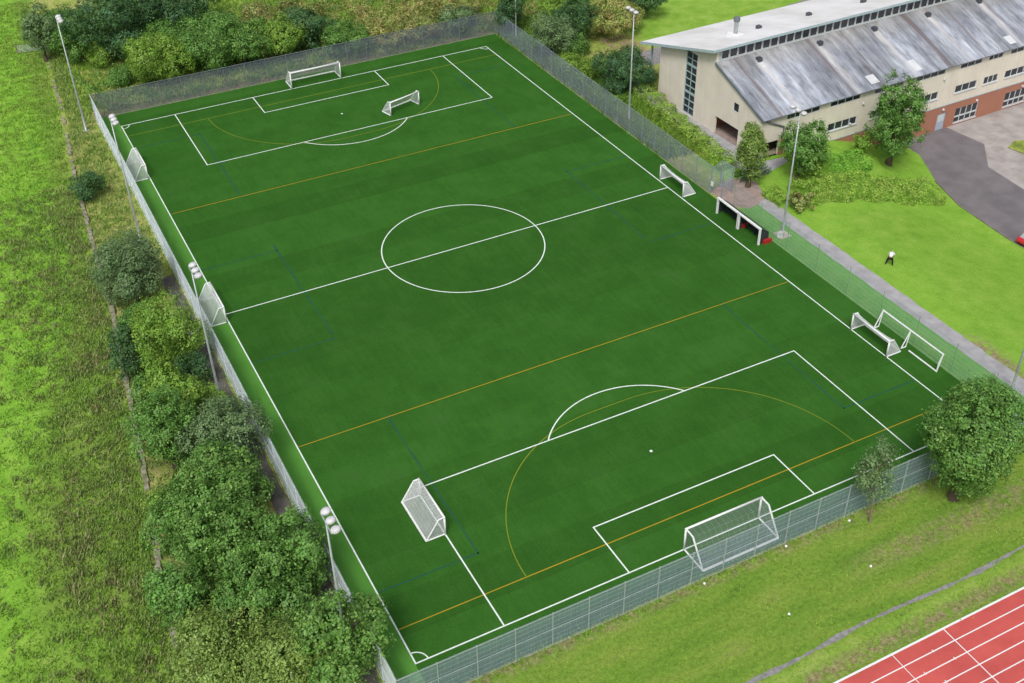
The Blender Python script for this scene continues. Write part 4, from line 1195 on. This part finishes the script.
# hedges: leaves over a rounded box that follows a path
def hedge(label, pts, width, h, mat, leaf, dens, group):
    SEED[0] += 1
    rng = np.random.default_rng(SEED[0])
    t = thing('hedge', label, 'hedge', (pts[0][0], pts[0][1], H(*pts[0])), 0, group)
    seg = [math.hypot(b[0] - a[0], b[1] - a[1]) for a, b in zip(pts[:-1], pts[1:])]
    tot = sum(seg)
    n = int(tot * (width + 2 * h) / (leaf * leaf) * dens)
    P, Nn = [], []
    bump = rng.uniform(0, 6.28, 6)
    for i in range(n):
        s = rng.random() * tot
        k = 0
        while k < len(seg) - 1 and s > seg[k]: s -= seg[k]; k += 1
        a, b = pts[k], pts[k + 1]
        f = min(1, s / seg[k])
        dx, dy = (b[0] - a[0]) / seg[k], (b[1] - a[1]) / seg[k]
        x, y = a[0] + dx * s, a[1] + dy * s
        q = rng.random() * (width + 2 * h)
        w = width / 2 * (0.92 + 0.12 * math.sin(x * 1.3 + bump[0]) + 0.08 * math.sin(y * 2.1 + bump[1]))
        hh = h * (0.92 + 0.12 * math.sin(x * 0.9 + y * 1.7 + bump[2]) + 0.06 * math.sin(x * 3.1 + bump[3]))
        if q < h: o, z, nn = -w, hh * q / h, (dy, -dx, 0.3)
        elif q > width + h: o, z, nn = w, hh * (q - width - h) / h, (-dy, dx, 0.3)
        else:
            o = ((q - h) / width - 0.5) * 2 * w
            z = hh * (1 - 0.22 * (o / w) ** 4)
            nn = (0, 0, 1)
        x += -dy * o; y += dx * o
        z0 = H(x, y)
        j = rng.normal(size=3) * 0.07
        P.append((x + j[0] - pts[0][0], y + j[1] - pts[0][1], z0 - H(*pts[0]) + max(0.05, z + j[2])))
        Nn.append((nn[0] + rng.normal() * 0.35, nn[1] + rng.normal() * 0.35, nn[2] + rng.normal() * 0.35))
    me = quads_mesh('foliage', np.array(P), np.array(Nn), leaf, 0.7, rng, mat)
    o = bpy.data.objects.new('foliage', me); COL.objects.link(o); o.parent = t
    mb = MB()
    x = 0
    for a, b, sg in zip(pts[:-1], pts[1:], seg):
        for k in range(max(2, int(sg / 1.2))):
            f = k / max(2, int(sg / 1.2))
            px, py = a[0] + (b[0] - a[0]) * f, a[1] + (b[1] - a[1]) * f
            z0 = H(px, py) - H(*pts[0])
            mb.tube((px - pts[0][0], py - pts[0][1], z0 - 0.1), (px - pts[0][0] + 0.1, py - pts[0][1], z0 + h * 0.8), 0.03, 0.015, 5)
    mb.build('stems', 'bark', t).name = 'woody_stem'
    return t
HG = 'hedges in the school grounds'
hedge('long yellowish hedge running between the mesh fence and the school gable', [(38.6, 23.5), (37.5, 14), (36.7, 6), (36.0, -0.5)], 2.8, 1.6, 'leaf_hedge', 0.2, 2.6, HG)
hedge('low bright green hedge along the fence before the bare earth', [(38.4, 36.5), (37.6, 30.5)], 1.8, 0.8, 'leaf_lime', 0.22, 2.4, HG)
hedge('broad curved yellow-green hedge along the top of the lawn', [(39.2, -9.9), (45.5, -10.4), (51.5, -11.0), (59.3, -12.4)], 4.2, 1.6, 'leaf_hedge', 0.22, 2.4, HG)
hedge('short clipped hedge beside the path near the entrance paving', [(36.9, -7.0), (37.0, -10.4)], 2.0, 1.1, 'leaf_hedge', 0.2, 2.6, HG)
hedge('bright green clipped hedge on the bank behind the broad hedge', [(46.4, -5.4), (50, -5.9), (53.6, -5.3)], 3.2, 1.25, 'leaf_green', 0.2, 2.6, HG)
hedge('low dark planting in the bed beside the handrail', [(35.6, -2.6), (40.3, -2.5)], 1.3, 0.9, 'leaf_dark', 0.2, 2.4, HG)

# ---- grass tufts, scrub floor
def tufts(name, pts, hgt, blades, mat, seed, spread=0.18):
    rng = np.random.default_rng(seed)
    P = np.repeat(np.array(pts, float), blades, 0)
    n = len(P)
    P[:, :2] += rng.normal(size=(n, 2)) * spread
    hh = hgt * rng.uniform(0.5, 1.3, n)
    a = rng.uniform(0, 6.28, n)
    lean = rng.uniform(0.1, 0.75, n) * hh
    w = 0.035 + 0.03 * rng.random(n)
    dx, dy = np.cos(a), np.sin(a)
    v = np.empty((n, 4, 3))
    v[:, 0] = P + np.stack([-dy * w, dx * w, 0 * w], 1)
    v[:, 1] = P + np.stack([dy * w, -dx * w, 0 * w], 1)
    mid = P + np.stack([dx * lean * 0.4, dy * lean * 0.4, hh * 0.65], 1)
    v[:, 2] = P + np.stack([dx * lean, dy * lean, hh], 1)
    v[:, 3] = mid + np.stack([-dy * w, dx * w, 0 * w], 1)
    me = bpy.data.meshes.new(name)
    me.vertices.add(4 * n); me.loops.add(4 * n); me.polygons.add(n)
    me.vertices.foreach_set('co', v.astype(np.float32).ravel())
    me.loops.foreach_set('vertex_index', np.arange(4 * n, dtype=np.int32))
    me.polygons.foreach_set('loop_start', np.arange(0, 4 * n, 4, dtype=np.int32))
    me.polygons.foreach_set('loop_total', np.full(n, 4, dtype=np.int32))
    me.update(calc_edges=True)
    me.materials.append(M[mat])
    o = bpy.data.objects.new(name, me); COL.objects.link(o)
    tag(o, kind='stuff')
    return o
def undergrowth(name, n, region, mat, seed, leaf=0.26, skip=None):
    rng = np.random.default_rng(seed)
    P, Nn = [], []
    x0, y0, x1, y1 = region
    for i in range(n):
        x, y = rng.uniform(x0, x1), rng.uniform(y0, y1)
        if skip and skip(x, y): continue
        r = rng.uniform(0.5, 1.1)
        d = rng.normal(size=(60, 3)); d /= np.linalg.norm(d, axis=1, keepdims=True); d[:, 2] = np.abs(d[:, 2])
        q = d * rng.uniform(0.7, 1.05, (60, 1)) * np.array([r, r, r * rng.uniform(0.7, 1.2)]) + np.array([x, y, 0.05])
        P.append(q); Nn.append(d + rng.normal(size=(60, 3)) * 0.35)
    me = quads_mesh(name, np.vstack(P), np.vstack(Nn), leaf, 0.62, rng, mat)
    o = bpy.data.objects.new(name, me); COL.objects.link(o)
    return tag(o, kind='stuff')
out_ = lambda x, y: x > 40 and y < 46
undergrowth('green_undergrowth', 420, (-30, 55.2, 44, 84), 'leaf_mid', 11, skip=out_)
undergrowth('russet_undergrowth', 380, (9, 55.2, 44, 80), 'leaf_brown', 12, skip=out_)
undergrowth('olive_undergrowth', 300, (-30, 55.2, 40, 84), 'leaf_olive', 13, skip=out_)
undergrowth('verge_undergrowth', 150, (31.9, 20, 36.0, 53), 'leaf_mid', 14, 0.22)
rg = random.Random(21)
pts = []
while len(pts) < 7000:
    y = rg.uniform(-45, 105); x = wall_x(y) - abs(rg.gauss(0, 9)) - 0.5
    if x > -62: pts.append((x, y, 0))
tag(tufts('meadow_grass', pts, 0.24, 8, 'blade', 1, 0.25), 'rough bright green meadow grass beyond the stone wall', None)
pts = []
while len(pts) < 3200:
    y = rg.uniform(-45, 35); x = wall_x(y) - abs(rg.gauss(0, 6.0)) - 0.3
    if x > -58:
        for k in range(rg.randint(1, 5)):
            pts.append((x + rg.gauss(0, 0.6), y + rg.gauss(0, 0.6), 0))
tag(tufts('rush_grass', pts, 0.42, 8, 'blade_rush', 2, 0.25), 'straw and rush tufts along the stone wall', None)
pts = []
while len(pts) < 2600:
    y = rg.uniform(-50, 95); wx = wall_x(y)
    x = rg.uniform(wx + 0.4, -30.6)
    if y < 54 and -32.2 < x < -30.1 and y < 13: continue
    pts.append((x, y, 0))
tufts('verge_grass', pts, 0.4, 8, 'blade_straw', 3, 0.25)
pts = []
while len(pts) < 6500:
    x, y = rg.uniform(-31, 60), rg.uniform(54.2, 95)
    pts.append((x, y, 0))
tufts('scrub_grass', pts, 0.6, 10, 'blade', 4, 0.45)
pts = []
while len(pts) < 2600:
    y = rg.uniform(6, 54); x = rg.uniform(31.3, 37.5)
    pts.append((x, y, 0))
tufts('fence_undergrowth', pts, 0.7, 10, 'blade', 5, 0.4)
pts = []
while len(pts) < 900:
    x, y = rg.uniform(-30, 34), rg.uniform(-64.8, -53.2)
    pts.append((x, y, 0))
for k in range(700):
    pts.append((rg.uniform(-30, 31), -52.78 + rg.gauss(0, 0.1), 0))
    if k < 500: pts.append((-30.15 + rg.gauss(0, 0.12), rg.uniform(-52, 53), 0))
tufts('trackside_grass', pts, 0.12, 8, 'blade', 6, 0.3)

# ------------------------------------------------------------------ stone wall, field gate
def stone_wall():
    t = thing('stone_wall', 'low weathered stone wall between the meadow and the tree belt', 'wall', (-38, 0, 0), 0)
    rng = random.Random(5)
    mb = MB()
    y = -40.0
    while y < 79:
        ln = rng.uniform(0.45, 1.0)
        x = wall_x(y) + 38
        if rng.random() < (0.9 if y < 25 else 0.6):
            hgt = rng.uniform(0.18, 0.42) if y < 45 else rng.uniform(0.12, 0.3)
            w = rng.uniform(0.16, 0.25)
            mt = Matrix.Translation((x + rng.uniform(-0.05, 0.05), y, 0)) @ Matrix.Rotation(rng.uniform(-0.12, 0.12) - 0.06, 4, 'Z')
            mb.box(-w, 0, -0.05, w, ln * 0.96, hgt, 0, mt)
        y += ln
    mb.build('coping', 'dry_stone', t)
stone_wall()
def field_gate():
    t = thing('field_gate', 'grey metal field gate across the meadow by the thin grey tree', 'gate', (-36.0, 82.3, 0), R(-8))
    for x in (0, 4.2):
        MB().box(x - 0.09, -0.09, -0.1, x + 0.09, 0.09, 1.4).build('post', 'bark_pale', t)
    mb = MB()
    for k in range(6):
        z = 0.2 + k * 0.2
        mb.tube((0.1, 0, z), (4.1, 0, z), 0.03, n=6)
    for x in (0.12, 2.1, 4.08): mb.box(x - 0.03, -0.03, 0.15, x + 0.03, 0.03, 1.25)
    mb.build('barred_leaf', 'galv', t)
field_gate()

# ------------------------------------------------------------------ car
M['car_red'] = surface('car_red', (0.50, 0.02, 0.03), (0.46, 0.018, 0.026), 1, 0.25, 0.6)
M['tyre'] = surface('tyre', (0.02, 0.02, 0.022), None, 3, 0.8)
M['car_glass'] = surface('car_glass', (0.35, 0.38, 0.40), (0.28, 0.30, 0.32), 1, 0.08, 0.6)
def car():
    x, y = 61.6, -25.8
    t = thing('parked_car', 'red car parked on the school drive', 'car', (x, y, H(x, y) + 0.02), R(183))
    h = 0.86
    sec = [(-2.05, 0.42, 0.62, 0.80), (-1.85, 0.30, 0.82, 0.84), (-1.0, 0.25, 0.95, h), (0.0, 0.24, 0.97, h), (1.2, 0.24, 0.98, h), (1.85, 0.30, 0.92, 0.84), (2.05, 0.45, 0.75, 0.78)]
    mb = MB(); vs = []
    for (px, z0, z1, w) in sec:
        vs += [(px, -w, z0 + .05), (px, -w * 0.96, z1 - 0.08), (px, -w * 0.86, z1), (px, w * 0.86, z1), (px, w * 0.96, z1 - 0.08), (px, w, z0 + .05)]
    fs = []
    for i in range(len(sec) - 1):
        for k in range(6):
            a, b = i * 6 + k, i * 6 + (k + 1) % 6
            fs.append((a, b, b + 6, a + 6))
    fs += [(5, 4, 3, 2, 1, 0), tuple(range(36, 42))]
    mb.add(vs, fs); mb.build('body', 'car_red', t)
    base = [(-1.1, 0.955), (1.55, 0.955)]; top = [(-0.45, 1.42), (1.15, 1.42)]
    c = MB()
    w0, w1 = 0.70, 0.58
    v = [(-1.1, -w0, .94), (1.6, -w0, .94), (1.6, w0, .94), (-1.1, w0, .94), (-.4, -w1, 1.42), (1.1, -w1, 1.42), (1.1, w1, 1.42), (-.4, w1, 1.42)]
    c.add(v, [(0, 1, 5, 4), (1, 2, 6, 5), (2, 3, 7, 6), (3, 0, 4, 7)]); c.build('windows', 'car_glass', t).name = 'cabin_glass'
    MB().box(-.42, -w1 - .02, 1.42, 1.12, w1 + .02, 1.47).build('roof', 'car_red', t)
    for px in (-1.3, 1.3):
        for s in (-1, 1):
            wh = MB().tube((px, s * 0.70, 0.31), (px, s * 0.87, 0.31), 0.31, n=18).build('wheel', 'tyre', t)
            MB().tube((px, s * 0.872, 0.31), (px, s * 0.885, 0.31), 0.19, n=12).build('rim', 'galv', wh)
    for s in (-1, 1):
        MB().box(-2.06, s * 0.62 - 0.15, 0.60, -1.9, s * 0.62 + 0.12, 0.74).build('headlight', 'lamp_shell', t)
car()

# ------------------------------------------------------------------ person
M['skin'] = surface('skin', (0.48, 0.30, 0.22), (0.42, 0.26, 0.19), 6, 0.6)
M['shirt_white'] = surface('shirt_white', (0.80, 0.79, 0.82), (0.72, 0.71, 0.75), 4, 0.8)
M['trousers_black'] = surface('trousers_black', (0.016, 0.017, 0.020), (0.025, 0.025, 0.03), 6, 0.8)
M['hair_grey'] = surface('hair_grey', (0.55, 0.52, 0.48), (0.42, 0.40, 0.36), 8, 0.8)
def skin(name, verts, edges, radii, mat, parent, root=0, sub=1):
    me = bpy.data.meshes.new(name)
    me.from_pydata(verts, edges, [])
    o = bpy.data.objects.new(name, me); COL.objects.link(o); o.parent = parent
    s = o.modifiers.new('skin', 'SKIN'); s.use_smooth_shade = True
    for i, r in enumerate(radii):
        me.skin_vertices[0].data[i].radius = (r, r) if not isinstance(r, tuple) else r
        me.skin_vertices[0].data[i].use_root = (i == root)
    b = o.modifiers.new('sub', 'SUBSURF'); b.levels = sub; b.render_levels = sub
    me.materials.append(M[mat])
    return o
def person():
    x, y = 38.8, -25.75
    t = thing('person', 'person in a white top and black trousers bending over on the lawn', 'person', (x, y, H(x, y)), R(35))
    t.scale = (1.12, 1.18, 1.08)
    # faces +x, bent forward from the hips, feet apart
    V = [(0, 0, 0.92), (0.14, 0, 1.10), (0.30, 0, 1.20), (0.44, 0, 1.22), (0.56, 0, 1.19), (0.66, 0, 1.13), (0.74, 0, 1.09),
         (-0.02, 0.13, 0.86), (0.08, 0.24, 0.48), (0.00, 0.30, 0.09), (0.15, 0.32, 0.04),
         (-0.02, -0.13, 0.86), (0.12, -0.24, 0.48), (0.04, -0.30, 0.09), (0.19, -0.32, 0.04),
         (0.43, 0.20, 1.19), (0.50, 0.26, 0.92), (0.62, 0.20, 0.72), (0.66, 0.17, 0.64),
         (0.43, -0.20, 1.19), (0.50, -0.26, 0.92), (0.62, -0.20, 0.72), (0.66, -0.17, 0.64)]
    E_ = [(0, 1), (1, 2), (2, 3), (3, 4), (4, 5), (5, 6), (0, 7), (7, 8), (8, 9), (9, 10), (0, 11), (11, 12), (12, 13), (13, 14), (3, 15), (15, 16), (16, 17), (17, 18), (3, 19), (19, 20), (20, 21), (21, 22)]
    Rr = [0.14, 0.13, 0.14, 0.13, 0.06, 0.10, 0.085, 0.10, 0.065, 0.045, 0.04, 0.10, 0.065, 0.045, 0.04, 0.06, 0.045, 0.034, 0.035, 0.06, 0.045, 0.034, 0.035]
    skin('body', V, E_, Rr, 'skin', t)
    g = lambda ids: [V[i] for i in ids]
    skin('shirt', g([0, 1, 2, 3, 15, 16, 19, 20]), [(0, 1), (1, 2), (2, 3), (3, 4), (4, 5), (3, 6), (6, 7)], [0.19, 0.20, 0.22, 0.20, 0.10, 0.075, 0.10, 0.075], 'shirt_white', t)
    skin('trousers', g([0, 7, 8, 9, 11, 12, 13]), [(0, 1), (1, 2), (2, 3), (0, 4), (4, 5), (5, 6)], [0.16, 0.125, 0.09, 0.075, 0.125, 0.09, 0.075], 'trousers_black', t)
    hm = MB()
    hm.lathe([(0.02, -0.01), (0.085, 0.0), (0.115, 0.05), (0.10, 0.10), (0.05, 0.14), (0.01, 0.145)], 12, 0, Matrix.Translation((0.70, 0, 1.12)) @ Matrix.Rotation(R(35), 4, 'Y'))
    hm.build('hair', 'hair_grey', t, True)
    # face looking down and ahead, hands with fingers
    fm = MB()
    fm.tube((0.77, 0, 1.06), (0.81, 0, 1.04), 0.018, 0.01, 6)
    fm.build('nose', 'skin', t)
    for s in (-1, 1):
        MB().tube((0.775, s * 0.035, 1.095), (0.785, s * 0.035, 1.09), 0.014, n=8).build('eye', 'trousers_black', t)
        MB().tube((0.70, s * 0.095, 1.08), (0.70, s * 0.108, 1.08), 0.028, n=8).build('ear', 'skin', t)
        for k in range(5):
            b = Vector((0.655 + 0.012 * (k - 2), s * 0.17 + (0.0 if k else s * -0.03), 0.62))
            e = b + Vector((0.02, s * -0.005, -0.075 if k else -0.045))
            MB().tube(b, e, 0.010, 0.008, 6).build('finger', 'skin', t)
        MB().lathe([(0.055, 0.0), (0.06, 0.04), (0.045, 0.09)], 10, 0, Matrix.Translation((0.10 if s > 0 else 0.14, s * 0.315, 0.0)) @ Matrix.Diagonal((2.0, 0.85, 1, 1))).build('shoe', 'tyre', t)
person()

# ------------------------------------------------------------------ camera
cam = bpy.data.cameras.new('camera')
co = bpy.data.objects.new('camera', cam); COL.objects.link(co)
ax, ay, az = 0.923699, 0.016063, -0.478686
from mathutils import Euler
co.matrix_world = Matrix.Translation((-44.0891, -99.2054, 68.3853)) @ Euler((ax, ay, az), 'XYZ').to_matrix().to_4x4()
cam.sensor_width = 36.0
cam.lens = 1138.095 * 36.0 / 1024.0
cam.clip_start, cam.clip_end = 0.5, 3000
scene.camera = co

# ------------------------------------------------------------------ light
sun_dir = Vector((-0.38, -0.46, 0.80)).normalized()
el = math.asin(sun_dir.z); azm = math.atan2(sun_dir.x, sun_dir.y)
w = bpy.data.worlds.new('World'); scene.world = w
w.use_nodes = True
nt = w.node_tree; nt.nodes.clear()
wo = nt.nodes.new('ShaderNodeOutputWorld'); bg = nt.nodes.new('ShaderNodeBackground')
sky = nt.nodes.new('ShaderNodeTexSky'); sky.sky_type = 'NISHITA'; sky.sun_disc = False
sky.sun_elevation = el; sky.sun_rotation = azm
sky.air_density = 1.0; sky.dust_density = 4.0; sky.ozone_density = 1.0
hs = nt.nodes.new('ShaderNodeHueSaturation'); hs.inputs['Saturation'].default_value = 0.35
nt.links.new(sky.outputs[0], hs.inputs['Color']); nt.links.new(hs.outputs[0], bg.inputs[0])
bg.inputs[1].default_value = 0.09
nt.links.new(bg.outputs[0], wo.inputs[0])
sl = bpy.data.lights.new('sun', 'SUN'); sl.energy = 1.5; sl.angle = R(14); sl.color = (1.0, 0.97, 0.92)
so = bpy.data.objects.new('sun', sl); COL.objects.link(so)
so.rotation_euler = (-sun_dir).to_track_quat('-Z', 'Y').to_euler()

vs = scene.view_settings
vs.view_transform = 'Standard'; vs.look = 'None'; vs.gamma = 1.0; vs.use_curve_mapping = False
vs.exposure = 0.5
scene.cycles.transparent_max_bounces = 32
scene.cycles.max_bounces = 6
